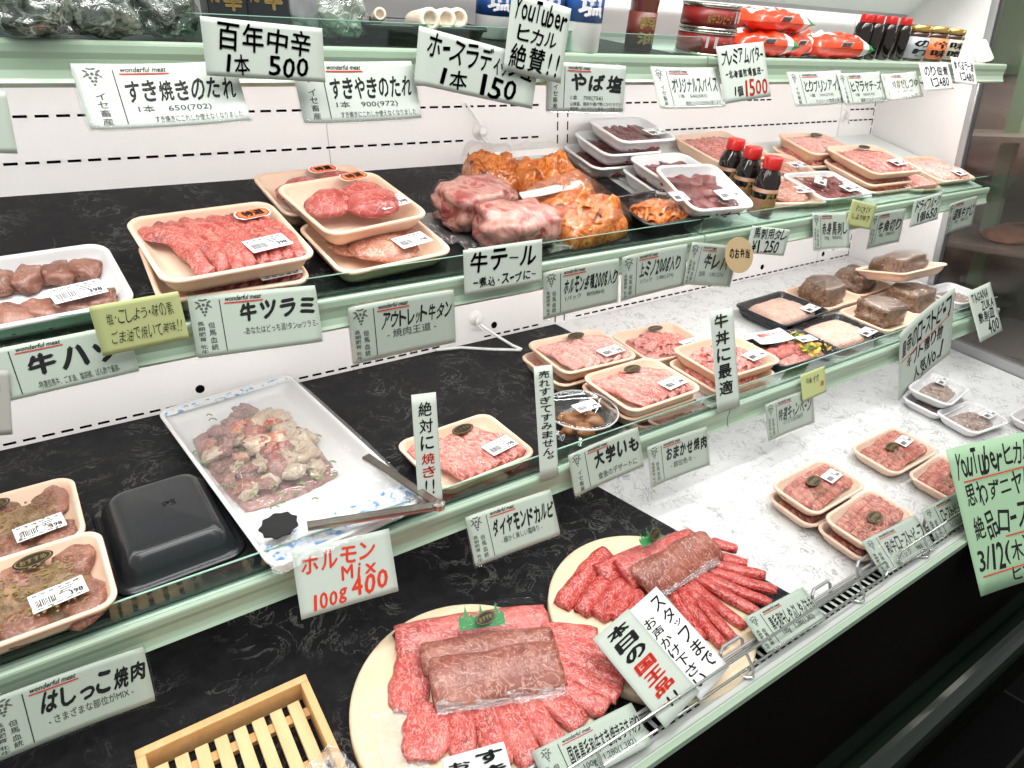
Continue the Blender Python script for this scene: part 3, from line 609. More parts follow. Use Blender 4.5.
# ================================================================== the case
def dashrow(b, x0, x1, z, gaps=()):
    x = math.ceil(x0/.025)*.025
    while x < x1:
        if not any(a < x+.009 < c for a, c in gaps): b.box(x, x+.0165, -.0008, .0002, z-.0018, z+.0018, 1)
        x += .025
def wall_back():
    b = MB(); b.box(-.75, L+.03, 0, .03, -.62, .75, 0)
    dashrow(b, -.7, 1.62, .0594, ((.9, .99),)); dashrow(b, -.7, 1.905, 0, ((.715, .785), (.905, 1.0)))
    dashrow(b, 1.965, 2.09, 0); dashrow(b, 1.965, 2.09, .0285)
    dashrow(b, -.7, 1.96, -.397, ((.655, .75), (.905, .99), (1.47, 1.52))); dashrow(b, 1.99, 2.09, -.397); dashrow(b, 1.99, 2.09, -.370)
    for xc in (.94, .966, 2.095):
        z = .046
        while z > -.05: b.box(xc-.0012, xc+.0012, -.0008, .0002, z-.011, z+.006, 1); z -= .025
        z = -.34
        while z > -.40: b.box(xc-.0012, xc+.0012, -.0008, .0002, z-.011, z+.006, 1); z -= .025
    for x, z in D['holes']:
        b.add([(x+.0075*math.cos(a), -.0006, z+.0075*math.sin(a)) for a in [k*math.pi/8 for k in range(16)]], [tuple(range(16))], 1)
    # panel joints
    for x in (1.93, .455): b.box(x-.0006, x+.0006, -.0004, .0002, -.6, .7, 2)
    return b.me('wall_back', [WALL, BLACK, GREYM])
struct('wall_back', wall_back(), label='white enamel back panel with rows of black slots')
b = MB(); b.box(L, L+.022, -.245, .03, -.66, .75)
struct('wall_right', b.me('wall_right', WALL), label='white enamel end panel')
b = MB(); b.box(L-.001, L+.026, -.262, -.245, -.66, .30, 0, bv=.003); b.box(L-.001, L+.026, -.262, -.245, .302, .75, 0, bv=.003); b.box(L+.004, L+.012, -.268, -.262, -.64, .75, 1)
struct('trim_1', b.me('trim', [GREYM, plain('dark_gasket', (.05, .05, .05), .6)]), label='grey aluminium post at the end of the case')
# glass end panel beyond the post with its grey foot rail, and a second case standing beyond it
gm = film('end_glass', (.80, .78, .75), .05, .22, 8, .0)
b = MB(); b.box(L+.010, L+.016, -.90, -.268, -.62, .75)
struct('window_1', b.me('glass', gm), label='tinted glass end panel')
b = MB()
def fz(v): return -.5515+.167*v
for y0, y1 in ((-.93, -.262),):
    V = [(x, y, fz(y)+dz) for y in (y0, y1) for x in (L-.002, L+.03) for dz in (-.03, .030)]
    b.add(V, [(0, 1, 3, 2), (4, 6, 7, 5), (0, 4, 5, 1), (2, 3, 7, 6), (1, 5, 7, 3), (0, 2, 6, 4)])
struct('trim_2', b.me('trim', GREYM), label='grey foot rail of the glass end panel')
m, nt, bb = nodes('far_case_panel'); v = coords(nt, (1, 1, 2.2)); bb.inputs['Roughness'].default_value = .5
nt.links.new(ramp(nt, nz(nt, v, 3.2, 3, 1.), [(.35, (.14, .11, .10)), (.55, (.25, .20, .18)), (.75, (.42, .36, .34))]), bb.inputs['Base Color'])
b = MB(); b.box(L+.62, L+.66, -1.4, .5, -.75, .12); struct('wall_far', b.me('wall_far', m), label='dull brown panel of the next case')
b = MB(); b.box(L+.60, L+.64, -1.4, .5, .12, .9); struct('wall_far_upper', b.me('wall_far', plain('far_green', (.10, .15, .09), .6)), label='dull green wall beyond')
t = thing('neighbouring_case', 'dark blurry neighbouring chiller cabinet seen through the tinted end glass at right', 'display case', T(L+.36, -.42, -.66))
b = MB(); b.box(-.2, .2, -.5, .5, 0, .02); b.box(-.2, .2, -.5, .5, .30, .315); b.box(-.2, .2, .49, .5, 0, .8); b.box(-.2, .2, -.5, .5, .60, .615)
ob('cabinet', b.me('cabinet', plain('dark_cabinet', (.26, .23, .22), .5)), t)
for q in range(6):
    ob('packed_meat', blob_mesh(.09, .07, .03, MT['brown'], q, .2), t, T(-.05+.1*(q % 2), -.36+.24*(q//2), .02 if q < 3 else .315, q))
b = MB(); b.box(.0, .03, .18, .22, .02, 1.3, 0)
ob('post', b.me('post', plain('green_post', (.20, .32, .20), .5)), t)

def shelf(n, x0, x1, mat, label, glass=True):
    z0, s = SH[n]; yl = RAIL[n][0]+.003; zl = RAIL[n][1]; a = math.atan(s)
    t = thing('display_shelf', label, 'shelf', T((x0+x1)/2, 0, 0)); cx = (x0+x1)/2; a0, a1 = x0-cx, x1-cx
    b = MB(); b.extx([(-.004, z0-.0012), (-.004, z0-.022), (yl+.01, z0+s*(yl+.01)-.014), (yl+.006, z0+s*yl-.0012)], a0, a1)
    ob('deck', b.me('deck', DECK), t)
    b = MB()
    # rounded bead on top, hollow face below
    P = [(yl+.010, zl-.006), (yl+.008, zl+.001)]+[(yl+.003+.005*math.cos(q), zl-.001+.005*math.sin(q)) for q in [math.pi*k/6 for k in range(1, 7)]]
    P += [(yl-.0015, zl-.008), (yl+.0005, zl-.014), (yl+.0015, zl-.024), (yl-.0005, zl-.032), (yl-.003, zl-.036), (yl+.002, zl-.040), (yl+.010, zl-.036)]
    b.extx(P, a0, a1); ob('price_rail', b.me('rail', RAILM), t)
    # bracket ends
    for xe in (a0+.002, a1-.006):
        b = MB(); b.extx([(0, z0-.022), (0, z0-.07), (yl*.9, z0+s*yl-.022), (yl*.9, z0+s*yl-.014)], xe, xe+.003); ob('bracket', b.me('bracket', WALL), t)
    if glass:
        b = MB(); h = .036; dy, dz = -math.sin(a)*h, math.cos(a)*h; y, z = yl+.012, zl-.003
        b.extx([(y, z), (y+.003, z), (y+.003+dy*.3, z+dz), (y+dy*.3, z+dz)], a0+.003, a1-.003)
        g = ob('glass_fence', b.me('fence', GLASS), t)
        b = MB(); b.extx([(y+dy*.3, z+dz), (y+.003+dy*.3, z+dz), (y+.003+dy*.3, z+dz+.0008), (y+dy*.3, z+dz+.0008)], a0+.003, a1-.003); ob('glass_edge', b.me('edge', GLASSE), g)
    return t
MX = 1.012
shelf(1, -.7, MX, None, 'top left shelf run with clear glass fence and pale green price rail')
shelf(1, MX+.003, L-.004, None, 'top right shelf run carrying red bags and dark bottles', False)
shelf(2, -.7, MX, None, 'second left shelf run under the trays of tongue and oxtail')
shelf(2, MX+.003, L-.004, None, 'second right shelf run under the three sauce bottles')
shelf(3, -.7, MX, None, 'third left shelf run with dark matting and tall narrow signs')
shelf(3, MX+.003, L-.004, None, 'third right shelf run with white marble matting')
def matt(n, poly, mat, label, nm='marble_mat', h=0, th=.0014):
    # poly in shelf coordinates (x, distance along the slope)
    a = on(n, 0, 0, h); b = MB(); b.prism(poly, 0, th)
    cx, cy = poly[0]; o = ob(nm, b.me('mat', mat), None, a); return tag(o, label, 'mat')
e2 = -.36
matt(1, [(-.7, -.298), (MX-.03, -.298), (MX-.03, -.002), (-.7, -.002)], BMARB, 'black marble pattern mat under the bags on the top shelf')
matt(2, [(-.7, -.350), (1.0, -.350), (.985, -.002), (-.7, -.002)], BMARB, 'black marble pattern mat under the sliced tongue trays')
matt(3, [(-.7, -.432), (.982, -.432), (.939, -.002), (-.7, -.002)], BMARB, 'black marble pattern mat under the black upturned tray and offal')
matt(3, [(.984, -.432), (L-.006, -.432), (L-.006, -.002), (.941, -.002)], WMARB, 'white marble pattern mat under the roast beef blocks')
matt(2, [(1.02, -.350), (L-.006, -.350), (L-.006, -.002), (1.02, -.002)], plain('pale_mat', (.70, .73, .71), .4), 'plain pale mat under the packs behind the sauce bottles')
# bottom deck
b = MB(); V = []
b.extx([(0, fz(0)), (0, -.64), (-.785, -.72), (-.785, fz(-.735)-.006), (-.735, fz(-.735)-.002)], -.75, L+.02)
struct('floor', b.me('floor', DECK), label='sloping bottom deck of the chiller')
e = lambda v: .677-.29*v
matt(4, [(-.75, -.742), (L-.008, -.742), (L-.008, -.003), (-.75, -.003)], WMARB, 'white marble pattern sheet on the bottom deck', h=.0012)
matt(4, [(-.75, -.742), (e(-.742), -.742), (e(-.003), -.003), (-.75, -.003)], BMARB, 'black marble pattern sheet under the round boards', h=.0030, th=.003)
# ledge with the black air slots, black kick panel, glossy bumper and shop floor
b = MB()
zl = -.662
b.box(-.75, L+.03, -.790, -.742, zl-.006, zl, 0); b.box(-.75, L+.03, -.796, -.789, zl-.006, zl+.003, 1)
for q in range(3): b.box(-.75, L+.03, -.792+q*.004, -.7905+q*.004, zl, zl+.0012, 1)
x = -.7
while x < L: b.box(x, x+.0085, -.768, -.748, zl, zl+.0006, 2); x += .015
struct('trim_3', b.me('trim', [plain('ledge_grey', (.52, .54, .52), .4), RAILM, BLACK]), label='pale ledge with black air slots at the case front')
b = MB(); b.box(-.75, L+.5, -.7945, -.76, -1.35, zl-.006)
struct('wall_kick', b.me('wall_kick', plain('kick_black', (.004, .0032, .0025), .5, spec=.08)), label='near-black lower front of the case')
BUM = plain('bumper_dark', (.006, .010, .007), .15, coat=.15)
b = MB(); b.tube([(-.75, -.850, -.955), (L+.5, -.850, -.955)], .030, 20)
b.box(-.75, L+.5, -.84, -.792, -.975, -.965)
t = ob('bumper_rail', b.me('bumper', BUM)); tag(t, 'dark glossy bumper tube along the foot of the case', 'bumper')
m, nt, bb = nodes('shop_floor'); tc = nt.nodes.new('ShaderNodeTexCoord'); br = nt.nodes.new('ShaderNodeTexBrick'); nt.links.new(tc.outputs['Object'], br.inputs['Vector'])
br.inputs['Scale'].default_value = 1; br.offset = 0; br.inputs['Color1'].default_value = (.003, .0035, .003, 1); br.inputs['Color2'].default_value = (.007, .008, .007, 1); br.inputs['Mortar'].default_value = (.03, .03, .028, 1)
br.inputs['Mortar Size'].default_value = .004; br.inputs['Brick Width'].default_value = .45; br.inputs['Row Height'].default_value = .45
nt.links.new(br.outputs['Color'], bb.inputs['Base Color']); bb.inputs['Roughness'].default_value = .5; bb.inputs['Specular IOR Level'].default_value = .1
b = MB(); b.box(-2.5, 4.5, -3.2, .6, -1.40, -1.35); struct('floor_shop', b.me('floor', m), label='dark tiled shop floor')
# slanted canopy panel over the top shelf
b = MB(); b.extx([(-.03, .268), (-.034, .262), (-.34, .49), (-.336, .497)], -.7, 2.109); b.extx([(-.026, .262), (-.036, .258), (-.040, .266), (-.030, .270)], -.7, 2.109, 1)
struct('ceiling', b.me('canopy', [plain('canopy_white', (.85, .88, .86), .3), GREYM]), label='slanted white canopy panel above the top shelf')

# front wire fence: grey wire loops and long chrome card holders
def fence(x0, x1, label):
    t = thing('wire_fence', label, 'fence', T(x0, -.742, -.668)); n = int((x1-x0)/.070)
    for i in range(n):
        x = i*.070; b = MB(); b.tube([(x, -.004, 0), (x, .004, .030), (x+.006, .006, .036), (x+.040, .006, .036), (x+.046, .004, .030), (x+.046, -.004, 0)], .0026, 8)
        ob('wire_loop', b.me('loop', GREYM), t)
    for z in (.008, .018, .028):
        b = MB(); b.tube([(0, -.004, z), (x1-x0, -.004, z)], .0022, 8); ob('rail', b.me('rail', GREYM), t)
fence(-.1, .98, 'grey wire loop fence in front of the two round boards')
fence(1.0, 1.98, 'grey wire loop fence in front of the small sliced roast packs')
def holder(x0, x1, label):
    t = thing('card_holder_rod', label, 'card holder', T(x0, -.772, -.657)); w = x1-x0; r = .012
    pts = [(r, 0, .010), (w-r, 0, .010), (w-r*.3, .002, .014), (w, .004, .020), (w-r*.3, .006, .027), (w-r, .008, .030), (r, .008, .030), (r*.3, .006, .027), (0, .004, .020), (r*.3, .002, .014)]
    b = MB(); b.tube(pts, .0020, 8, closed=True); ob('rod', b.me('rod', CHROME), t)
    for xx in (w*.12, w*.5, w*.88):
        b = MB(); b.tube([(xx, .008, .030), (xx, -.006, .012), (xx, -.008, .0), (xx-.006, -.004, -.002), (xx-.012, .004, -.001)], .0022, 8); ob('clip', b.me('clip', CHROME), t)
holder(.34, 1.04, 'long chrome card holder wire below the two round boards')
holder(1.07, 1.75, 'long chrome card holder wire behind the green roast sign')
holder(-.35, .32, 'chrome card holder wire below the wooden tray')

# suction hooks with white cable
def plug(x, z, label, cable):
    t = thing('suction_hook', label, 'hook', T(x, 0, z)); R = Matrix.Rotation(math.pi/2, 4, 'X')
    b = MB(); b.lathe([(.0165, 0), (.0165, .002), (.012, .005), (.009, .008), (.009, .013), (.006, .016), (.004, .0165)], 24, M=R); ob('cup', b.me('cup', plain('milky_plastic', (.78, .76, .74), .2)), t)
    b = MB(); b.tube([(-.004, -.014, .004), (-.010, -.02, -.004), (-.006, -.022, -.014), (.002, -.020, -.02), (.008, -.016, -.014)], .0022, 8); ob('hook', b.me('hook', PAPERW), t)
    if cable: b = MB(); b.tube(cable, .0028, 10); ob('cable', b.me('cable', PAPERW), t)
plug(.754, .016, 'milky suction hook on the wall above the marbled red pack', [(-.03, -.004, .05), (-.018, -.01, .03), (-.008, -.016, .012)])
plug(.731, -.352, 'milky suction hook with white cable below the second shelf', [(.0, -.018, -.01), (.012, -.03, -.022), (.045, -.07, -.05), (.06, -.082, -.058), (.055, -.085, -.058), (.0, -.06, -.052), (-.05, -.02, -.049), (-.1, -.006, -.048)])

plug(1.945, .014, 'small milky suction hook on the wall near the right corner', None)
# ================================================================== top shelf stock
def bagobj(k, label, mt, sx=1.0, hs=1.0, inner=None):
    n, x, v, h, w = D[k]; t = thing('plastic_bag', label, 'bag', on(n, x, v+.03, .0020))
    w = w*sx
    ob('contents', blob_mesh(w*.46, .035, h*.62*hs, mt, len(k)*3+ord(k[-1]), .22, 2.2, 4, .5, .3), t, T(0, 0, 0))
    bag = blob_mesh(w*.50, .040, h*.72*hs, film('bag_film', (.95, .97, .96), .12, .10, 45, 1., .01), ord(k[-1]), .30, 2.6, 4, .5, .2)
    ob('bag_film', bag, t)
    return t
dk = meat('dark_konjac', (.03, .045, .03), (.24, .28, .22), 40, .03, .4, .2)
bagobj('bagA', 'leftmost crumpled bag of dark produce on the top shelf', dk, 1.15)
bagobj('bagB', 'middle crumpled bag of dark green produce on the top shelf', dk, 1.1)
bagobj('bagC', 'dark produce bag just left of the black gold-lettered box', dk, 1.0)
bagobj('bagD', 'frosty crumpled clear bag of pale greens left of the horseradish sticks', meat('pale_greens', (.22, .27, .20), (.56, .60, .54), 60, .05, .5, .3), 1., 1.)
def boxobj(k, txt, label):
    n, x, v, h, w = D[k]; t = thing('sauce_box', label, 'box', on(n, x, v-.03, .0020, rx=-.12))
    b = MB(); b.box(-w/2, w/2, -.02, .02, 0, h*1.25, bv=.002); ob('carton', b.me('carton', BLACKF), t)
    b = MB(); R = Matrix.Translation((0, -.0205, 0)) @ Matrix.Rotation(math.pi/2, 4, 'X')
    tmp = MB(); put(tmp, txt, -w*.1, h*.35, w*.38, h*1.15, .03, vert=True); put(tmp, 'かった', -w*.42, h*.45, -w*.2, h*1.1, .02, vert=True)
    b.add(tmp.V, tmp.F, 0, R); ob('gold_lettering', b.me('gold', GOLD), t)
boxobj('boxA', '百年辛', 'black box with large gold brush characters behind the price sign')
boxobj('boxB', '中辛', 'narrower black box with gold plaque beside the silver pouch')
n, x, v, h, w = D['silver']; t = thing('foil_pouch', 'silver grey foil pouch between the black boxes and the clear bag', 'pouch', on(1, x, v-.01, .0020))
ob('foil', blob_mesh(w*.52, .028, h*.68, plain('foil', (.42, .42, .43), .25, metal=.7), 3, .12, 3, 4, .5, .5), t)
# black tray of horseradish roots
t = tag(ob('foam_tray', tray_mesh(.19, .11, .025, BLACKF), None, on(1, .51, -.235, .0020)), 'black foam tray holding pale horseradish sticks', 'tray')
for i, (x, y, l, a) in enumerate(((.02, -.02, .10, .75), (.052, -.006, .09, .8), (.082, .012, .09, .7), (-.03, .01, .12, .35))):
    tt = thing('horseradish_stick', ['leftmost upright cream horseradish stick in the black tray', 'middle cream horseradish stick in the black tray', 'right thick cream horseradish stick in the black tray', 'cream horseradish stick lying flat at the left of the black tray'][i], 'horseradish', on(1, .492+x, -.235+y, .030, 0))
    r = .014 if i < 3 else .008
    P = [(r*.8, 0), (r, .004), (r, l-.003), (r*.85, l), (r*.6, l), (r*.55, l-.006)]
    b = MB(); b.lathe(P, 20, M=Matrix.Rotation(-2.05+a*.3, 4, 'Z') @ Matrix.Rotation(1.45, 4, 'Y') @ T(0, 0, -l/2)); ob('root', b.me('root', plain('cream_root', (.86, .74, .60), .5, sss=.2), True), tt)
def bottle(k, prof, mats, label, name='sauce_bottle', cap=None, lean=0, labtxt=None, hs=1.0, ws=1.0, lb=None):
    """prof: [(radius fraction, height fraction)], lb: (z0, z1, material) wrapped label"""
    n, x, v, h, w = D[k]; h *= hs; R = w/2*ws
    t = thing(name, label, name.split('_')[-1], on(n, x, v, .0020, 0, lean))
    b = MB(); b.lathe([(R*r, h*z) for r, z in prof], 28); ob('body', b.me('body', mats, True), t)
    if cap:
        z0, z1, r, cm = cap; b = MB(); b.lathe([(R*r*.98, h*z0), (R*r, h*z0+.001), (R*r*.97, h*z1-.001), (R*r*.9, h*z1), (R*r*.1, h*z1)], 28); c = ob('cap', b.me('cap', cm, True), t)
    if lb:
        z0, z1, lm, txt, ink = lb; b = MB(); b.lathe([(R*1.0, h*z0), (R*1.015, h*z0), (R*1.015, h*z1), (R*1.0, h*z1)], 28); q = ob('wrapped_label', b.me('label', lm, True), t)
        if txt:
            m2 = MB(); put(m2, txt, -.75, h*z0+.08*h*(z1-z0), .75, h*z1-.08*h*(z1-z0), .03, vert=len(txt) < 5); rr_ = R*1.03
            m2.V = [(rr_*math.sin(p[0]*.9-.25), -rr_*math.cos(p[0]*.9-.25), p[1]) for p in m2.V]; ob('label_lettering', m2.me('txt', ink), q)
    return t
SOY = plain('dark_sauce', (.010, .006, .005), .08, coat=.4); REDCAP = plain('red_cap', (.50, .015, .012), .3)
BLUEL = plain('blue_label', (.025, .10, .36), .3); SALT = plain('salt_white', (.78, .80, .76), .4)
JP = [(.9, 0), (1, .03), (1, .78), (.93, .86), (.7, .9), (.7, .93)]
for k, l in (('salt1', 'blue labelled jar standing behind the black horseradish tray'), ('salt2', 'blue labelled jar half hidden behind the tall handwritten sign'), ('salt3', 'blue labelled white jar right of the tall handwritten sign')):
    bottle(k, JP, SALT, l, 'seasoning_jar', cap=(.93, 1.05, .8, plain('white_cap', (.8, .8, .8), .3)), lb=(.38, .82, BLUEL, '塩', LABELW), ws=.95)
bottle('brown', [(.92, 0), (1, .03), (1, .5), (.96, .62), (1.02, .8), (.9, 1.0), (.45, 1.2), (.4, 1.4)], plain('brown_glass', (.10, .022, .012), .12, coat=.4), 'tall dark brown sauce bottle with grey side label', lb=(.06, .62, plain('maroon_label', (.14, .03, .02), .4), '醤油', GOLD))
n, x, v, h, w = D['brown']
for i, k in enumerate(('can1', 'can2')):
    n, x, v, h, w = D['can1']; hc = .0385; R = .049
    t = thing('tin_can', ['lower flat red tin can under the second tin', 'upper flat red tin can stacked on the first tin'][i], 'can', on(1, x, v, .0020+i*(hc+.0005)))
    b = MB(); b.lathe([(R*.97, 0), (R*1.02, .001), (R*1.02, .003), (R*.98, .004), (R*.98, hc-.005), (R*1.02, hc-.004), (R*1.03, hc-.001), (R*1.01, hc), (R*.95, hc), (R*.94, hc-.003), (R*.2, hc-.003)], 36); ob('tin', b.me('tin', plain('tin_metal', (.52, .50, .45), .22, metal=1), True), t)
    b = MB(); b.lathe([(R*.985, .005), (R*.99, .005), (R*.99, hc-.006), (R*.985, hc-.006)], 36); q = ob('wrapped_label', b.me('label', plain('can_red', (.26, .018, .015), .35), True), t)
    m2 = MB(); m2.add([(-.55+.5*i*1.9, .013, 0), (-.15+.5*i*1.9, .013, 0), (-.15+.5*i*1.9, .030, 0), (-.55+.5*i*1.9, .030, 0)], [(0, 1, 2, 3)], 1)
    put(m2, '和牛コンビーフ' if i else 'コンビーフ', -.65+.7*(1-i), .010, .25+.6*(1-i), .026, .02, z=.0)
    m2.V = [(R*1.0*math.sin(p[0]-.25)*(1.004), -R*1.004*math.cos(p[0]-.25), p[1]) for p in m2.V]; ob('label_lettering', m2.me('txt', [GOLD, plain('barcode_grey', (.45, .5, .5), .4)]), q)
# red white green bags
RB = plain('red_wrap', (.86, .055, .015), .28, coat=.2); GB = plain('green_wrap', (.02, .22, .04), .3); WB = plain('white_wrap', (.82, .80, .78), .3)
def redbag(x, v, h, w, d, hh, rz, label, seed, ry=0):
    t = thing('noodle_bag', label, 'bag', on(1, x, v, h, rz, 0, ry)); V = []; F = []; I = []; n = 22
    for s in (1, -1):
        for j in range(n+1):
            for i in range(n+1):
                u, q = i/n*2-1, j/n*2-1
                p = max(0, 1-abs(u)**5)**.5*max(0, 1-abs(q)**2.6)**.5
                z = hh/2+s*hh/2*p+.009*p*noise.noise(Vector((u*4+seed, q*4, seed+s)))
                V.append((u*w/2, q*d/2*(1-.12*(1-abs(u)**4)), z))
    N = (n+1)**2
    for s in (0, 1):
        for j in range(n):
            for i in range(n):
                a = s*N+j*(n+1)+i; f = (a, a+1, a+n+2, a+n+1); F.append(f if s == 0 else tuple(reversed(f)))
                u = i/n*2-1; q = j/n*2-1
                I.append(2 if .42+.2*abs(q) < u < .62+.15*abs(q) else (1 if u > .64 else (2 if -.85 < u < .15 and -.35+.3*u < q < .2+.3*u else 0)))
    ob('wrapper', mesh('bag', V, F, [RB, GB, WB], I), t)
    b = MB(); b.box(-.022, .010, 0, .0004, -.008, .010, 0)
    for k in range(9): b.box(-.020+k*.003, -.0188+k*.003, -.0005, 0, -.006, .008, 1)
    q = ob('barcode', b.me('barcode', [LABELW, INK]), t, T(w*.05, -d*.43, hh*.55, 0, .5))
    return t
redbag(1.185, -.262, .0020, .16, .10, .042, -.05, 'red and white bag at the bottom left of the bag pile', 1)
redbag(1.29, -.25, .0020, .13, .10, .040, .15, 'short red white and green bag in the middle of the lower row', 2)
redbag(1.425, -.262, .0020, .17, .10, .042, -.1, 'shiny red bag at the right end of the lower row', 3)
redbag(1.225, -.255, .042, .19, .09, .034, .05, 'red bag with green end lying on top of the bag pile', 4)
for i in range(4):
    k = 'soy%d' % i; D[k][4] = .034; D[k][2] = -.285
    D[k][1] = (1.497, 1.538, 1.589, 1.645)[i]; D[k][3] = .080
    bottle(k, [(.85, 0), (1, .04), (1, .70), (.8, .82), (.55, .86)], SOY, ['first', 'second', 'third', 'fourth'][i]+' red-capped dark sauce bottle from the left on the top shelf', cap=(.84, 1.02, .72, REDCAP))
for i in range(3):
    k = 'jar%d' % i; D[k][4] = (.062, .066, .060)[i]; D[k][2] = -.278; D[k][1] = (1.712, 1.79, 1.865)[i]
    bottle(k, [(.9, 0), (1, .04), (1, .74), (.9, .82)], plain('jar_dark', (.05, .02, .012), .12, coat=.4), ['gold-lidded jar with grey brush-lettered label', 'gold-lidded jar with orange and red label', 'gold-lidded jar at the right end with black and cream label'][i], 'paste_jar', cap=(.82, 1., .95, plain('gold_lid', (.55, .36, .12), .25, metal=.8)), lb=(.08, .68, [plain('grey_label', (.40, .42, .44), .4), plain('orange_label', (.80, .22, .08), .4), plain('cream_label', (.55, .50, .40), .4)][i], ['のり', '辛味', '味噌'][i], INK))
b = MB(); b.box(-.03, .03, -.002, .0, 0, .05, bv=.0008)
t = thing('crumpled_card', 'crumpled blank cream card at the right end of the top rail', 'card', on(1, 2.0, -.30, .002, -.1, -.5)); ob('paper', sheet(.085, .06, .0006, plain('cream_paper', (.74, .76, .62), .5), .1, .012), t, T(0, 0, .03, 0, 1.3))

# ================================================================== packs
for k in ('T2', 'T3', 'E', 'F', 'H', 'W1', 'W1b', 'W2', 'P3', 'O1', 'O2', 'Q1'): D[k][6] += .003
pack('T1', 'liver', WHITEF, 'white foam tray of brown liver chunks at far left of second shelf', None, (.22, -.24))
pack('T2b', 'tongue', PEACH, 'peach tray underneath the sliced tongue tray', None, (.3, -.3))
pack('T2', 'tongue', PEACH, 'peach tray of long sliced red tongue strips with orange sticker', 'orange', (.24, -.22), (.30, .26))
pack('T3c', 'slab', PEACH, 'peach tray at the back of the second shelf behind the steaks', 'orange', (.3, -.3), (.12, .36))
pack('T3b', 'slabb', PEACH, 'peach tray of brownish meat beneath the red steak tray', None, (.22, -.22))
D['T3'][5] = .150
pack('T3', 'slab', PEACH, 'peach tray of thick red steaks with orange hexagon sticker', 'orange', (.26, -.22), (.22, .36))
for k in ('W1', 'W1b', 'W1c', 'W2', 'W2b', 'W3'): D[k][5] = .115; D[k][4] = .150
D['W1'][1], D['W1b'][1], D['W1c'][1] = 1.065, 1.035, 1.015; D['W1'][2], D['W1b'][2], D['W1c'][2] = -.066, -.066, -.066
D['W1'][3] = D['W2'][3] = 0; D['W3'][3] = -.08
pack('W1c', 'dice', WHITEF, 'white tray at the bottom of the dark red meat stack', None, None)
pack('W1b', 'dice', WHITEF, 'white tray in the middle of the dark red meat stack', None, None)
pack('W1', 'dice', WHITEF, 'white tray of dark red chunks topmost of the rear stack', None, (.26, -.2))
D['W2'][2] = -.188; D['W2b'][2] = -.186; D['W2'][1] = 1.085; D['W2b'][1] = 1.075
pack('W2b', 'dice', WHITEF, 'white tray beneath the middle dark red chunk tray', None, None)
pack('W2', 'dice', WHITEF, 'white tray of dark red chunks between the rear stack and the tilted tray', None, (.28, -.2))
D['W3'][1] = 1.068; D['W3'][2] = -.292; D['W3'][5] = .135; D['W3'][4] = .150
pack('W3', 'dice', WHITEF, 'tilted white tray of deep red sliced meat beside the sauce bottles', None, (.2, -.22), tilt=(.16, 0), lift=.01)
D['P1'][4:6] = [.185, .145]
pack('P1', 'stripe', PEACH, 'peach tray of thin reddish slices behind the sauce bottles', None, (.28, -.2))
for k in ('P2', 'P2b'): D[k][4:6] = [.17, .12]; D[k][3] = -.06
D['P2b'][1] = 1.64; D['P2b'][2] = -.125
pack('P2b', 'stripe', PEACH, 'flat peach tray underneath the tray near the back right wall', None, None, h=.016)
pack('P2', 'smooth', PEACH, 'peach tray near the back right wall with dark sticker', 'black', None, (.22, .32))
D['P3'][4:6] = [.19, .15]; D['P3'][3] = -.05; D['P3b'][4:6] = [.18, .14]; D['P3b'][1] = 1.70; D['P3b'][3] = -.02; D['P3c'][1] = 1.70; D['P3c'][2] = -.262
pack('P3c', 'stripe', PEACH, 'lowest peach tray of the right hand stack of three', None, None, h=.012)
pack('P3b', 'smooth', PEACH, 'middle peach tray of the right hand stack of three', None, None, h=.018)
pack('P3', 'stripe', PEACH, 'topmost peach tray of brownish slices in the right hand stack', 'black', (.24, -.2), (.16, .36), h=.022)
pack('P4', 'slabb', PEACH, 'low peach tray of dull red slices behind the right sauce bottle', None, (.26, -.1), h=.018)
pack('P5', 'dice', WHITEF, 'white tray of dark red meat with two white labels right of the bottles', None, (.24, -.2), h=.022)
price_label(bpy.data.objects['foam_tray.%03d' % 0] if False else thing('loose_label', 'folded white label lying on the white tray right of the bottles', 'label', on(2, D['P5'][1]-.02, D['P5'][2]+.02, .031, .6)), T(), 1)
pack('P6', 'slabb', PEACH, 'front peach tray of pale fatty meat right of the sauce bottles', None, (.25, -.1), h=.018)
D['R1'][4:6] = [.16, .14]; D['R1'][3] = -.05; D['R1'][1] = 2.0; D['R1'][2] = -.262
pack('R1', 'smooth', PEACH, 'long peach tray of pink slices at the right end of second shelf', None, (.28, -.25), h=.018)
pack('R2', 'stripe', PALEP, 'small patterned pack at the shelf edge before the pink slices', None, None, h=.012)
# oxtail packs
def vac(x, v, rz, s, label, seed):
    t = thing('vacuum_pack', label, 'meat pack', on(2, x, v, .0020, rz))
    ob('meat_lump', blob_mesh(.078*s, .050*s, .040*s, MT['oxt'], seed, .20, 1.8, 4, .8, .65), t)
    ob('plastic_film', blob_mesh(.081*s, .053*s, .042*s, film('vac_film', (.99, .99, .99), .025, .07, 60, 1., 0., .12), seed, .20, 1.8, 4, .8, .65), t)
    b = MB(); b.box(-.095*s, .095*s, -.05*s, .05*s, .004, .0045); ob('film_edge', b.me('edge', FILMW), t)
    ob('price_label', sheet(.060, .034, .0005, LABELW, .02, .003), t, T(.035*s, -.008, .050*s, .2, .05, .15))
vac(.612, -.215, .2, .95, 'rear vacuum pack of marbled red and white oxtail', 2)
vac(.642, -.300, .1, .95, 'front vacuum pack of marbled oxtail behind the oxtail sign', 5)
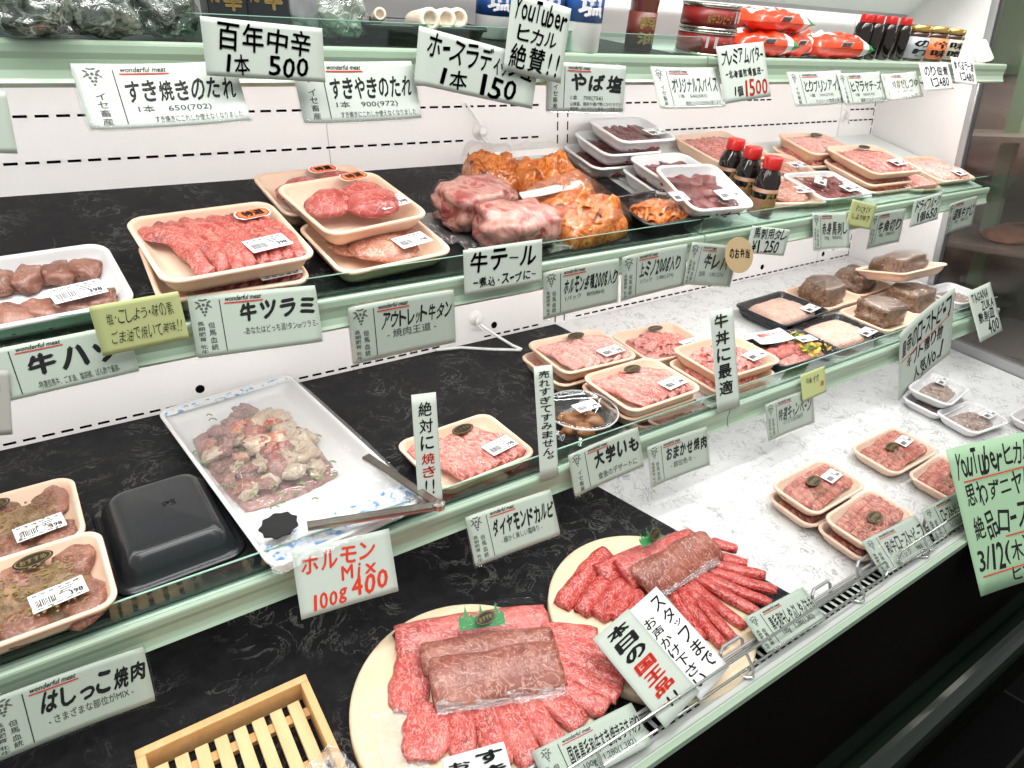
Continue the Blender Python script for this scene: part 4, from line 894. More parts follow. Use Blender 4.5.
def pouch(x, v, h, w, d, hh, rz, tilt, label, seed, band=True):
    t = thing('marinated_meat_bag', label, 'meat bag', on(2, x, v, h, rz, tilt))
    ob('marinated_meat', shaved_mesh(w*.9, d*.72, hh*.9, [0], 120, seed, .055, .028).me('meat', MT['kimchi'], True), t, T(0, -d*.08, 0))
    ob('meat_bed', heap_mesh(w*.98, d*.84, hh, MT['kimchi'], seed, .6, 24), t, T(0, -d*.08, 0))
    ob('clear_bag', heap_mesh(w*1.05, d*1.02, hh*1.12, film('pouch_film', (.99, .98, .97), .035, .06, 45, 1., 0., .15), seed+1, .18, 24, 30, 6, 3), t, T(0, 0, .001))
    if band:
        b = MB(); b.box(-w*.50, w*.46, -.007, .007, 0, .0006); ob('zip_band', b.me('band', PAPERW), t, T(0, d*.44, hh*.35+.002, 0, .3))
pouch(.720, -.085, .010, .10, .13, .040, -.4, .15, 'leftmost small bag of orange marinated meat', 3, False)
pouch(.815, -.135, .014, .155, .16, .042, .02, .22, 'rear zip bag of orange marinated meat with white band', 4)
pouch(.790, -.262, .008, .160, .15, .045, .15, .18, 'front zip bag of orange marinated meat spilling over the shelf edge', 8)
D['KT'] = [2, .968, -.298, .05, .165, .11, .026]
t = pack('KT', None, BLACKF, 'black tray of orange marinated meat under clear film', None, None)
ob('marinated_meat', shaved_mesh(.128, .082, .022, [0], 60, 9, .04, .02).me('meat', MT['kimchi'], True), t, T(0, 0, .004)); ob('meat_bed', heap_mesh(.11, .08, .026, MT['kimchi'], 5), t, T(0, 0, .004))
ob('plastic_film', blob_mesh(.075, .056, .045, film('vac_film'), 7, .12, 1.5, 3, .4), t, T(0, 0, .01)); price_label(t, T(.022, -.012, .050, .1, .2, .1))
# bottles of sauce leaning back a little
for i in range(3):
    k = 'sauce%d' % (i+1); D[k][4] = .050; D[k][3] = (.104, .108, .112)[i]
    D[k][1] = (1.232, 1.228, 1.222)[i]; D[k][2] = (-.212, -.262, -.318)[i]
    bottle(k, [(.9, 0), (1, .03), (1.02, .40), (.98, .50), (1.0, .60), (.8, .74), (.58, .80), (.55, .84)], SOY, ['rear', 'middle', 'front'][i]+' small dark sauce bottle with red cap on second shelf', cap=(.80, 1.0, .72, REDCAP), lean=-.17, lb=(.06, .48, plain('picture_label', (.30, .15, .08), .4), '馬刺', GOLD))

# third shelf
pack('A1', 'brown', PEACH, 'peach tray of brown meat at far left, the rear of two', 'black', (.24, -.22), (-.02, .30))
pack('A2', 'brown', PEACH, 'peach tray of peppered brown meat at far left, the front one', 'black', (.20, -.20), (.10, .30))
bb_ = D['B']; x, v, rz = bb_[1], -.305, bb_[3]
key = MB(); w_, d_ = .150, .185; P0 = []
t = thing('upturned_tray', 'empty black foam tray lying upside down beside the offal tray', 'tray', on(3, x, v, .0020, rz))
prof = [(-.002, 0), (0, .003), (.004, .0035), (.008, .005), (.010, .016), (.022, .033), (.026, .036), (.030, .037)]; V = []; F = []
for ins, z in prof: Pq = rr(w_-2*ins, d_-2*ins, .024-ins*.3); m_ = len(Pq); V += [(a, c, z) for a, c in Pq]
for j in range(len(prof)-1):
    for k in range(m_): F.append((j*m_+k, j*m_+(k+1) % m_, (j+1)*m_+(k+1) % m_, (j+1)*m_+k))
F.append(tuple((len(prof)-1)*m_+k for k in range(m_))); F.append(tuple(reversed(range(m_))))
ob('shell', mesh('shell', V, F, BLACKF), t)
g = MB(); put(g, 'PS', -.008, -.004, .008, .006, .01, .0375)
ob('embossed_mark', g.me('mark', plain('emboss', (.03, .032, .034), .3)), t, T(.01, .01, 0))
# big offal tray
n, x, v, rz, w, d, h = D['C']; v = -.240; rz = .125
t = thing('offal_tray', 'large white foam tray of mixed offal on blue flowered paper', 'tray', on(3, x, v, .0020, rz)); w, d = .222, .43
ob('foam_tray', tray_mesh(w, d, .030, WHITEF, .02, .014), t)
m, nt, bb = nodes('flowered_paper'); vv = coords(nt); n1 = nz(nt, vv, 75, 2, .3); nt.links.new(ramp(nt, n1, [(.55, (.86, .88, .90)), (.585, (.16, .42, .72)), (.66, (.06, .25, .60))]), bb.inputs['Base Color']); bb.inputs['Roughness'].default_value = .5
b = MB(); b.box(-w/2+.006, w/2-.006, -d/2+.004, -d/2+.05, .026, .0275, bv=.0005); ob('flowered_paper', b.me('paper', m), t); b = MB(); b.box(-w/2+.006, w/2-.006, d/2-.022, d/2-.004, .027, .0282, bv=.0005)
ob('flowered_paper', b.me('paper', m), t)
rd = random.Random(5)
ob('meat_bed', heap_mesh(w*.70, d*.54, .020, MT['offal'], 3, .6, 60, 40, 2), t, T(-.015, .035, .006))
for i in range(80):
    a, r = rd.random()*6.28, rd.random()**.6; px, py = -.015+math.cos(a)*r*w*.34, .035+math.sin(a)*r*d*.27
    mt = MT[rd.choice(['offal', 'offal', 'white', 'white', 'slabb'])]; s = .008+.010*rd.random()
    ob('offal_piece', blob_mesh(s*1.3, s*.9, s*.8, mt, i, .4, 1.8, 3, .5), t, T(px, py, .012+.018*(1-r*r), rd.random()*6, rd.random()*.6, rd.random()*.5))
b = MB()
for q in range(60):
    a, r = rd.random()*6.28, rd.random()**.5; px, py = -.015+math.cos(a)*r*w*.40, .03+math.sin(a)*r*d*.36; s = .003+.003*rd.random()
    b.tube([(px+s*math.cos(k)*1., py+s*math.sin(k), .018+.022*(1-r*r)+.001*k) for k in (0, .8, 1.6, 2.4, 3.2)], .0012, 5)
o = ob('chopped_leek', b.me('leek', MT['green']), t); o['kind'] = 'stuff'
ob('plastic_film', film_mesh(w-.004, d-.004, .040, 3, .006, film('offal_film', (.97, .98, .98), .17, .07, 45, 1., .02), -.006), t)
b = MB(); random.seed(3)
V = []; F = []; nn = 20
for j in range(nn+1):
    for i in range(7):
        u = j/nn; V.append((-w/2+u*w, -d/2-.012+i*.006+.003*noise.noise(Vector((u*9, i, 2))), .034+.005*noise.noise(Vector((u*14, i*1.3, 7)))-.004*abs(i-3)*.5))
for j in range(nn):
    for i in range(6): F.append((j*7+i, (j+1)*7+i, (j+1)*7+i+1, j*7+i+1))
ob('film_fold', mesh('fold', V, F, FILMW), t)
# tongs lying on the offal tray
STEEL = plain('steel', (.40, .37, .34), .20, metal=1)
t = thing('serving_tongs', 'steel serving tongs lying open across the front of the offal tray', 'tongs', on(3, .382, -.475, .047, 0))
def arm(p, q, parent, wd=.013):
    b = MB(); p, q = Vector(p), Vector(q); dv = (q-p); l = dv.length; M = Matrix.Translation(p) @ dv.to_track_quat('X', 'Z').to_matrix().to_4x4()
    b.box(0, l, -wd/2, wd/2, -.001, .001, M=M); b.box(0, l, -wd/2, -wd/2+.0015, -.004, .001, M=M); b.box(0, l, wd/2-.0015, wd/2, -.004, .001, M=M)
    return ob('arm', b.me('arm', STEEL), parent)
arm((0, 0, 0), (-.165, .040, .004), t); arm((0, 0, 0), (-.040, .150, -.002), t)
b = MB(); b.lathe([(.009, -.005), (.009, .003), (.004, .004)], 16); ob('hinge', b.me('hinge', STEEL), t)
b = MB(); R = []
for k in range(19):
    a = k*math.pi*2/18; r = .019+.0014*math.cos(a*9); R.append((r*1.25*math.cos(a), r*math.sin(a)))
b.prism(R[:-1], 0, .003); ob('scalloped_tip', b.me('tip', plain('tip_black', (.012, .013, .013), .45, spec=.2)), t, T(-.195, .058, .002, .2, .15))
pack('D', 'stripe', PEACH, 'peach tray of striped pink slices behind the tall narrow sign with red characters', 'black', (.26, -.18), (.12, .30))
t = bpy.data.objects[-1] if False else None
D['E'][1] = .842; D['Eb'][1] = .832
pack('Eb', 'stripe', PEACH, 'peach tray beneath the pale pink tray on third shelf', None, None)
pack('E', 'smooth', PEACH, 'peach tray of smooth pale pink slices, rear left of its cluster', 'black', (.26, -.22), (.12, .36))
D['F'][1], D['Fb'][1] = .862, .866
pack('Fb', 'shaved', PEACH, 'peach tray beneath the striped pink tray near the clear tub', None, None)
pack('F', 'stripe', PEACH, 'peach tray of striped pink slices right behind the clear round tub', 'black', (.26, -.22), (.08, .30))
pack('G', 'shaved', PEACH, 'peach tray of shaved pink meat at the back of its cluster', 'black', (.3, -.25), (.12, .34))
pack('Hb', 'shaved', PEACH, 'peach tray beneath the shaved pink tray behind the curved sign', None, None)
pack('H', 'shaved', PEACH, 'peach tray of shaved pink meat behind the curved sign', None, (.26, -.22))
pack('I', 'pale', BLACKF, 'black tray of pale pink mince, the rear one of two', None, (.28, -.28), r=.016)
pack('J', 'pale', BLACKF, 'black tray of pale pink mince, the front one of two', None, (.28, -.28), r=.016, h=.022)
D['K'][3] = -.05; D['K'][2] = -.365; D['K'][1] = 1.30
t = pack('K', 'mix', BLACKF, 'black tray of barbecue meat with yellow pickles under clear film', None, None, wrap=True)
ob('printed_flyer', sheet(.10, .05, .0004, PAPERW, 0, .004), t, T(-.02, .042, .036, -.1, .05)); price_label(t, T(.055, .005, .034, -.1))
m2 = MB(); put(m2, '焼肉セット', -.03, .0, .03, .014, .03, .0006); ob('flyer_lettering', m2.me('f', REDINK), t, T(-.02, .042, .0375, -.1, .05))
# round clear tub of candied sweet potato
n, x, v, r, h = D['L']; x, v, r = .712, -.372, .062
t = thing('clear_round_tub', 'clear round lidded tub of candied sweet potato', 'tub', on(3, x, v, .0020))
TUB = film('tub_plastic', (.93, .95, .95), .07, .04, 5, .1)
b = MB(); b.lathe([(r*.80, .0), (r*.95, .036), (r*1.0, .038), (r*1.02, .041), (r*.99, .044), (r*.90, .0455), (r*.88, .043), (r*.2, .043)], 36); ob('tub_shell', b.me('tub', TUB, True), t)
b = MB(); b.tube([(r*1.01*math.cos(k*math.pi/20), r*1.01*math.sin(k*math.pi/20), .042) for k in range(40)], .0014, 6, closed=True); ob('tub_rim', b.me('rim', plain('clear_rim', (.62, .64, .64), .1)), t)
for i in range(9):
    a = i*2.4; q = r*.5*(i/9)**.5; ob('potato_chunk', blob_mesh(.020, .014, .012, MT['potato'], i, .25, 1.5, 3, .5, .4), t, T(q*math.cos(a), q*math.sin(a), .002+.010*(i % 2), a))
price_label(t, T(.010, .0, .0462, .0))
# roast blocks
for k, l in (('M2', 'wrapped roast beef block in a peach tray, rearmost of the group'), ('M1', 'peach tray of wrapped roast beef block nearest the black trays'), ('M4', 'peach tray of wrapped roast beef block below the tilted white tray'), ('M3', 'peach tray of wrapped roast beef block at the shelf front')):
    D[k][4:6] = [.165, .13]; D[k][3] = 0
    if k == 'M1': D[k][1:3] = [1.670, -.195]
    if k == 'M2': D[k][1:3] = [1.842, -.180]
    if k == 'M3': D[k][1:3] = [1.690, -.345]
    if k == 'M4': D[k][1:3] = [1.862, -.325]
    t = pack(k, 'block', PEACH, l, None, None, wrap=False, h=.020, name='roast_beef_pack')
    ob('plastic_film', blob_mesh(.063, .050, .042, film('roast_film', (.96, .97, .98), .13, .07, 110, 1.), sum(map(ord, k)), .16, 1.8, 4, .5, .65), t, T(-.006, 0, .002))
D['M5'] = [3, 1.89, -.265, -.08, .19, .14, .090]
t = pack('M5', 'block', PALEP, 'pale tray with a wrapped roast block tilted on top of the others', None, None, wrap=False, h=.026, tilt=(-.26, -.03), name='roast_beef_pack')
ob('plastic_film', blob_mesh(.072, .054, .042, film('roast_film'), sum(map(ord, 'M5')), .16, 1.8, 4, .5, .65), t, T(-.006, 0, .006))
D['N'][1:6] = [2.02, -.36, -.05, .14, .11]
pack('N', 'cooked', WHITEF, 'white tray of dark dried meat near the right end of third shelf', None, None)
# bottom deck right
pack('O1b', 'roll', PALEP, 'pale tray under the left pack of sliced roast on the white marble', None, None)
pack('O1', 'roll', PALEP, 'sliced roast pack on top of the left pair on the white marble', 'black', (.25, .02), (-.02, .10))
pack('O2b', 'roll', PALEP, 'pale tray under the front pack of sliced roast by the fence', None, None)
D['O2'][5] = .092
pack('O2', 'roll', PALEP, 'sliced roast pack on top of the front pair by the fence', 'black', None, (.0, -.05))
pack('O3', 'roll', PALEP, 'single sliced roast pack farthest back on the white marble', 'black', (.25, .05), (-.02, .05))
pack('O4', 'roll', PALEP, 'sliced roast pack partly hidden behind the green sign', 'black', None, (.12, -.08))
pack('Q1b', 'cooked', WHITEF, 'white tray under the small tray of dried brown meat', None, None)
pack('Q1', 'cooked', WHITEF, 'small white tray of dried brown meat on top of its pair', None, (.25, .1))
pack('Q2', 'cooked', WHITEF, 'small white tray of brown shredded meat touching the green sign', None, (.28, -.1))
pack('Q3', 'cooked', WHITEF, 'small white tray of brown meat at the right picture edge', None, None)

# ================================================================== round boards with fanned beef
def board(k, label):
    n, x, v, r, h = D[k]; b = MB(); b.lathe([(r-.004, 0), (r-.001, .002), (r, .005), (r, .014), (r-.001, .0165), (r-.004, .018)], 72)
    tag(ob('round_board', b.me('board', BEECH, True), None, on(4, x, v, .0062)), label, 'board')
    bpy.context.view_layer.update()
board('BL', 'round pale wooden board nearer the camera with light marbled slices')
board('BR', 'round pale wooden board with deeper red rolled slices')
def fan(segs, mt, label, grp, hh, z0, fold, wob, n0=0, over=.0, wk=1.):
    for i, (x0, y0, x1, y1, w) in enumerate(segs):
        dx, dy = x1-x0, y1-y0; ln = math.hypot(dx, dy); a = math.atan2(dy, dx)-math.pi/2
        me = strip_mesh(ln*1.06, w*wk, hh, MT[mt], 40+i+n0, .03, .08, 18, 14, wob, fold, .86)
        o = ob('beef_slice', me, None, on(4, (x0+x1)/2, (y0+y1)/2, z0+(.0009*i if over else .0012*(i % 3)), a, .0, over))
        tag(o, label, 'beef slice', grp)
fan(D['FL'][2:], 'wagyu', 'flat light marbled slice in the fan around the nearer board', 'light marbled slices on the nearer board', .012, .0262, False, .06, 0, .20, 1.10)
for i, l in ((0, 'broad marbled leaf of beef at the upper left of the nearer board'), (1, 'broad marbled leaf of beef at the lower left of the nearer board')):
    x0, y0, x1, y1, w = D['FL'][i]; dx, dy = x1-x0, y1-y0; ln = math.hypot(dx, dy)
    o = ob('beef_slice', strip_mesh(ln*1.1, w*1.35, .010, MT['wagyu'], 77+i, .05, .25, 18, 16, .1), None, on(4, (x0+x1)/2, (y0+y1)/2, .0252+.003*i, math.atan2(dy, dx)-math.pi/2)); tag(o, l, 'beef slice')
FR = [[a*(1-.0)+0 for a in s[:4]]+[s[4]] for s in D['FR']]
fan(FR[:5], 'wagyu2', 'rolled deep red slice at the left side of the farther board', 'rolled slices left on the farther board', .018, .0252, False, .08, 20, 0, 1.25)
fan(FR[5:], 'wagyu2', 'rolled deep red slice in the right hand fan of the farther board', 'rolled slices right on the farther board', .013, .0252, False, .08, 40, 0, 1.05)
def bundle(k, mt, lab, labs, z):
    t = thing('wrapped_beef_bundle', lab, 'meat pack', on(4, D[k][0][0], D[k][0][1], .0255))
    x0, y0 = D[k][0][:2]
    for i, (a, b_, c, d_, w) in enumerate(D[k]):
        dx, dy = c-a, d_-b_; ln = math.hypot(dx, dy)
        ob('folded_slice', strip_mesh(ln*1.04, w*(1.25 if i == 0 else 1.45), z[i], MT[mt[i]], 60+i, 0, .02, 22, 18, .06, False, .95, -1), t, T((a+c)/2-x0, (b_+d_)/2-y0, [.004, .012, .014][i], math.atan2(dy, dx)-math.pi/2, 0, .10))
    return t, x0, y0
t, x0, y0 = bundle('PL', ['wagyu', 'roast', 'roast'], 'film-wrapped bundle of folded slices on the nearer board', 0, (.020, .017, .017))
def leafdec(t, x, y, z, rz, s=1):
    P = [(-.030, 0), (.030, 0)]; n = 9
    for k in range(n*2+1):
        u = 1-k/(n*2)*1.; P.append((-.030+.060*u, (.020 if k % 2 else .014)+(.010 if (k in (3, 9, 15)) else 0)))
    b = MB(); b.prism([(a*s, c*s) for a, c in P], 0, .0004); l = ob('leaf_divider', b.me('leaf', LEAF), t, T(x, y, z, rz, .6))
    sticker(t, T(x+.006, y+.004, z+.012, rz+.35, .6), 'black', .9)
a = D['PL'][0]; ang = math.atan2(a[3]-a[1], a[2]-a[0])
leafdec(t, (D['PL'][1][0]+D['PL'][1][2])/2-x0+.002, (D['PL'][1][1]+D['PL'][1][3])/2-y0+.022, .036, ang, 1.05)
c = D['PL'][2]
ob('plastic_film', film_mesh(.185, .125, .030, 2, .004, film('bundle_film', (.99, .99, .99), .02, .07, 60, 1., fk=.15), -.008), t, T((a[0]+c[2])/2-x0, (a[1]+c[3])/2-y0, .010, ang))
# loose film tail along the lower edge and at the board's left
def crumple(w, d, seed, amp=.006):
    V = []; F = []; n = 22
    for j in range(n+1):
        for i in range(n+1): V.append((-w/2+w*i/n, -d/2+d*j/n, .004+amp*(1+noise.noise(Vector((i*.45, j*.3+seed, seed)))+.5*noise.noise(Vector((i*1.1, j*.9, seed+4))))))
    for j in range(n):
        for i in range(n): F.append((j*(n+1)+i, j*(n+1)+i+1, (j+1)*(n+1)+i+1, (j+1)*(n+1)+i))
    return mesh('crumple', V, F, film('milky_film', (.95, .95, .95), .14, .15, 80, 1., .10))
ob('film_tail', crumple(.165, .022, 3), t, T((c[0]+c[2])/2-x0-.012, (c[1]+c[3])/2-y0-.030, .006, ang-.03))
t2 = ob('loose_film', crumple(.05, .15, 9, .002), None, on(4, .232, -.66, .0255, -.2)); tag(t2, 'loose crumpled clear film at the left of the nearer board', 'film')
t, x0, y0 = bundle('PR', ['wagyu2', 'wagyu2', 'roast'], 'film-wrapped bundle of folded slices on the farther board', 0, (.022, .026, .028))
a, c = D['PR'][0], D['PR'][2]; ang = math.atan2(a[3]-a[1], a[2]-a[0])
leafdec(t, (a[0]+a[2])/2-x0-.004, (a[1]+a[3])/2-y0-.004, .046, ang+.1, .75)
ob('plastic_film', film_mesh(.16, .085, .036, 2, .004, film('bundle_film'), -.006), t, T((a[0]+c[2])/2-x0, (a[1]+c[3])/2-y0, .010, ang+.1))
ob('film_tail', crumple(.13, .020, 6), t, T((c[0]+c[2])/2-x0, (c[1]+c[3])/2-y0-.027, .010, ang+.12))

# wooden slatted tray
n, x, v, rz, w, d, h = D['WT']; w, d = .195, .26
t = thing('wooden_tray', 'shallow wooden box tray with slatted base at the lower left', 'tray', on(4, .076, -.492-d/2, .0062, 0))
h = .034; tk = .010
for x0, x1, y0, y1 in ((-w/2, w/2, d/2-tk, d/2), (-w/2, w/2, -d/2, -d/2+tk), (-w/2, -w/2+tk, -d/2+tk, d/2-tk), (w/2-tk, w/2, -d/2+tk, d/2-tk)):
    b = MB(); b.box(x0, x1, y0, y1, 0, h, bv=.0015); ob('side_board', b.me('side', PINE), t)
for k in range(8):
    xx = -w/2+tk+.004+k*(w-2*tk-.004)/8; b = MB(); b.box(xx, xx+.0145, -d/2+tk+.002, d/2-tk-.010, .010, .018, bv=.001); ob('slat', b.me('slat', PINE2), t)
for yy in (-.06, .03, .095):
    b = MB(); b.box(-w/2+tk, w/2-tk, yy-.006, yy+.006, .002, .010); ob('cross_batten', b.me('batten', PINE), t)
t = thing('small_meat_bag', 'small clear bag of red meat lying on the wooden slats', 'meat bag', on(4, .135, -.655, .0255, .3))
ob('meat_lump', blob_mesh(.030, .026, .018, MT['dred'], 4, .3, 2, 3), t); ob('clear_bag', crumple(.10, .075, 5, .008), t, T(0, .01, .004)); 

# ================================================================== signs and cards
I = 1
card('s1a', 'すき焼きのたれ', [('1本　650(702)', .32, .24, .76, .36), ('すき焼きにこれしか使えなくなりました', .40, .10, .94, .20)], 'printed card for sukiyaki sauce hanging leftmost on the top rail', 1, curl=.004)
card('s1c', 'すきやきのたれ', [('1本　900(972)', .30, .24, .80, .36), ('すき焼きにこれしか使えなくなりました', .32, .10, .94, .20)], 'printed sukiyaki sauce card priced 900 on the top rail', 1, curl=.004)
card('s1f', 'やば塩', [('1本　700(756)', .32, .25, .72, .36), ('山椒塩、焼肉や揚げ物にかけるだけ', .32, .15, .96, .23), ('調味料、おにぎりにも最高(イセ特製です)', .32, .05, .96, .13)], 'printed salt card right of the tall handwritten sign', 1, (.30, .42, .97, .80), .004, .05)
card('s1g', 'オリジナルスパイス', [('1本　540(583)', .34, .25, .76, .36), ('焼肉にもそのほか色々使えます', .42, .08, .94, .20)], 'printed original spice card below the two tins', 1, curl=.003)
card('s1i', 'とりプリンアイス', [('1個　350(378)', .34, .25, .76, .36), ('カスタード食感の新感覚', .42, .08, .94, .20)], 'printed card below the red bags, first of three', 1, curl=.003)
card('s1j', 'ヒマラヤチーズ', [('1個　350(378)', .34, .25, .76, .36), ('濃厚でなめらかな味', .42, .08, .94, .20)], 'printed card below the dark bottles, middle of three', 1, curl=.003)
card('s1k', '特製だしつゆ', [('1本　480(518)', .34, .25, .76, .36), ('なんでも合う', .42, .08, .94, .20)], 'printed card left of the small handwritten seaweed sign, last of three', 1, curl=.003)
hand('s1n', [('黒酢', .2, .5, .8, .8)], 'edge of a laminated pale green card at far left of the top rail', PAPERL, cat='price card', name='price_card')
hand('s1b', [('百年中辛', .10, .46, .90, .94), ('1本', .15, .06, .36, .42), ('500', .50, .06, .86, .42)], 'handwritten black price sign reading 500 on the top rail')
hand('s1d', [('ホースラディッシュ', .07, .50, .97, .93), ('1本', .18, .08, .42, .42), ('150', .50, .05, .84, .45)], 'tilted handwritten horseradish sign priced 150')
hand('s1e', [('YouTuber', .06, .68, .96, .96), ('ヒカル', .14, .42, .84, .62), ('絶賛!!', .06, .06, .96, .38)], 'tall handwritten sign with exclamation marks beside the blue jars', jit=.2)
hand('s1h', [('プレミアムバター', .06, .66, .95, .92), ('-北海道牧場直送-', .10, .42, .92, .56, 0, 0, 0, .02), ('1個', .22, .10, .42, .28, 0, 0, 0, .02), ('1500', .44, .06, .96, .36, 1)], 'handwritten butter sign with red price 1500', bold=.014)
hand('s1l', [('のり佃煮', .10, .52, .94, .88), ('1コ480', .24, .12, .88, .44)], 'small handwritten sign priced 480 below the grey-label jar', PAPERW, bold=.014)
hand('s1m', [('食べるラー油', .06, .52, .94, .88), ('1コ480', .24, .12, .88, .44)], 'small tilted handwritten sign under the cream card at far right', PAPERW, bold=.014)
hand('s2z', [('炭', .2, .6, .8, .8)], 'dark grey card cut by the left picture edge', GREYCARD, cat='card', name='shelf_card')
card('s2a', '牛ハツ', [('-特選但馬牛、ごま油、塩胡椒、ぽん酢で最高-', .34, .12, .86, .26)], 'printed beef heart card below the liver tray', 0, (.30, .36, .92, .78), .003, .06)
hand('s2b', [('塩・こしょう・味の素', .14, .58, .90, .82, 0, 0, 0, -.006), ('ごま油で焼いて美味!!', .14, .20, .96, .44, 0, 0, 0, -.006)], 'yellow handwritten note overlapping the beef heart card', YELLOW, name='yellow_note', cat='note')
card('s2c', '牛ツラミ', [('-あなたはどっち派?タンorツラミ-', .38, .30, .96, .42)], 'printed beef cheek card below the sliced tongue tray', 0, (.36, .50, .97, .82), .003, .06)
card('s2d', 'アウトレット牛タン', [('- 焼肉王道 -', .34, .34, .80, .48)], 'printed outlet tongue card below the red steak tray', 0, (.30, .50, .96, .80), .003, .03)
hand('s2e', [('牛テール', .06, .46, .94, .92), ('-煮込・スープに-', .10, .12, .92, .34, 0, 0, 0, .02)], 'handwritten oxtail sign in front of the oxtail packs', bold=.02)
card('s2f', 'ホルモン各種200g入り', [('1パック　800(864)', .30, .28, .80, .40)], 'printed assorted offal card below the orange bags', 0, (.28, .44, .97, .76), .003, .04)
card('s2g', '上ミノ200g入り', [('1パック　1180(1274)', .30, .28, .80, .40)], 'printed tripe card between the offal card and the rotated liver card', 0, (.28, .44, .90, .78), .003, .04)
card('s2h', '牛レバー', [('加熱　1180(1274)', .30, .22, .80, .36)], 'rotated printed card partly covered by the brown round tag', 0, (.34, .40, .95, .78), .003, .05)
M, w, h = signM('s2i'); t = thing('round_tag', 'round brown tag hanging over the rotated card', 'tag', M)
b = MB(); b.prism([(w*.5*math.cos(k*math.pi/16), h*.5*math.sin(k*math.pi/16)) for k in range(32)], -.0005, .0005); ob('card_disc', b.me('disc', BROWNP), t)
g = MB(); put(g, 'のお弁当', -w*.36, -.006, w*.38, .012, .03, .0008, hand=.3); ob('lettering', g.me('l', INK), t)
hand('s2j', [('馬刺用タレ', .08, .56, .96, .94), ('¥1,250', .10, .06, .80, .50)], 'handwritten sauce sign priced 1250 behind the round tag', bold=.010)
card('s2k', '赤身馬刺し', [('100g　780(842)', .34, .26, .8, .38)], 'printed card below the two white labels, left of the small yellow note', 0, curl=.003)
hand('s2l', [('わさび', .2, .6, .8, .84, 0, 0, 0, -.006), ('しょうゆで', .15, .3, .85, .5, 1, 0, 0, .008)], 'small tilted yellow note on the second rail', YELLOW, name='yellow_note', cat='note')
card('s2m', '牛角切り', [('100g　398(429)', .34, .26, .8, .38)], 'printed diced beef card right of the small yellow note', 0, curl=.003, tbold=.04)
hand('s2n', [('ドライフルーツ', .10, .52, .95, .90), ('1個650', .20, .12, .92, .46)], 'handwritten dried fruit sign priced 650', bold=.014)
card('s2o', '国産牛すじ', [('100g　198(213)', .34, .26, .8, .38)], 'last printed card at the right end of the second rail', 0, curl=.003)
card('s3a', 'はしっこ焼肉', [('- さまざまな部位がMIX -', .34, .26, .86, .40)], 'printed offcut barbecue card at far left of the third rail', 0, (.32, .44, .97, .80), .003, .05)
hand('s3b', [('ホルモン', .06, .62, .84, .90, 1), ('Mix', .44, .38, .82, .60, 1), ('100g', .12, .06, .48, .30, 1), ('400', .52, .10, .92, .40, 1)], 'handwritten sign in red priced 400 below the offal tray', bold=.02, curl=.003)
hand('s3c', [('絶対に', .24, .50, .78, .94, 0, 1), ('焼き', .24, .26, .78, .49, 1, 1), ('!!', .20, .12, .80, .25)], 'tall narrow sign with red characters before the striped pink tray', PAPER, jit=.12, name='tall_sign')
card('s3d', 'ダイヤモンドカルビ', [('- 細かく美しい霜降り -', .34, .26, .80, .38)], 'printed card for short ribs below the striped pink tray', 0, (.27, .42, .97, .76), .003, .05)
hand('s3e', [('売れすぎてすみません。', .22, .16, .80, .96, 0, 1)], 'tall narrow black lettered sign left of the clear tub', PAPER, jit=.12, name='tall_sign', bold=.014)
card('s3f', '大学いも', [('食後のデザートに', .36, .16, .90, .32)], 'printed sweet potato card below the clear round tub', 1, (.33, .44, .97, .82), .003, .06)
card('s3g', 'おまかせ焼肉', [('- 部位色々 -', .36, .28, .76, .42)], 'printed barbecue selection card left of the curved sign', 0, (.30, .48, .97, .80), .003, .05)
hand('s3h', [('牛丼に最適', .20, .14, .80, .97, 0, 1)], 'curved tall sign with heavy black characters before the shaved pink tray', PAPER, jit=.05, name='tall_sign', bold=.04, curl=.004)
card('s3i', '特選キャンペーン', [('よりどり2点1000円', .36, .28, .76, .42)], 'printed campaign card below the small yellow note on the third rail', 0, curl=.003)
hand('s3j', [('味付', .2, .55, .75, .8, 0, 0, 0, -.006), ('済', .75, .3, .92, .5, 1, 0, 0, .01)], 'small yellow note above the campaign card', YELLOW, name='yellow_note', cat='note')
hand('s3k', [('皇帝のローストビーフ', .05, .62, .97, .88, 0, 0, .06), ('ギフト贈り物', .16, .36, .84, .56, 0, 0, .04), ('人気No.1', .30, .06, .86, .30, 0, 0, .08)], 'large handwritten sign with red underline before the roast blocks', bold=.014, rules=((.04, .55, .95, .64),), curl=.006)
hand('s3l', [('TAGANA', .10, .74, .80, .92), ('ZUKA', .40, .54, .92, .72), ('敷削皿', .16, .32, .86, .52), ('400', .44, .06, .92, .30)], 'handwritten sign priced 400 at the right end of the third rail', bold=.014)
hand('s4m', [('YouTuberヒカル', .06, .80, 1.30, .95), ('思わずニヤリ', .12, .60, 1.05, .75), ('絶品ロースト', .12, .36, 1.15, .54), ('3/12(木)18:00~', .08, .14, 1.25, .30), ('ヒカル', .50, .02, 1.0, .11)][:0]+[('YouTuber', .06, .78, .62, .96), ('ヒカル', .64, .80, .95, .95), ('思わずニヤリ', .10, .58, .92, .74), ('絶品ロースト', .10, .35, .92, .52), ('3/12(木)18:', .06, .14, .95, .30), ('ヒカルで', .42, .03, .9, .12)], 'large bright green handwritten sign hanging at the right edge', GREENP, bold=.010, rules=((.12, .755, .9, .765), (.45, .33, .95, .335), (.08, .115, .95, .125)), curl=.006)
card('s4n', '国産黒毛和牛すき焼きうす切り', [('100g　1,280(1,382)', .36, .16, .86, .32)], 'printed card lying back below the nearer round board', 0, (.28, .38, .97, .74), 0, .02)
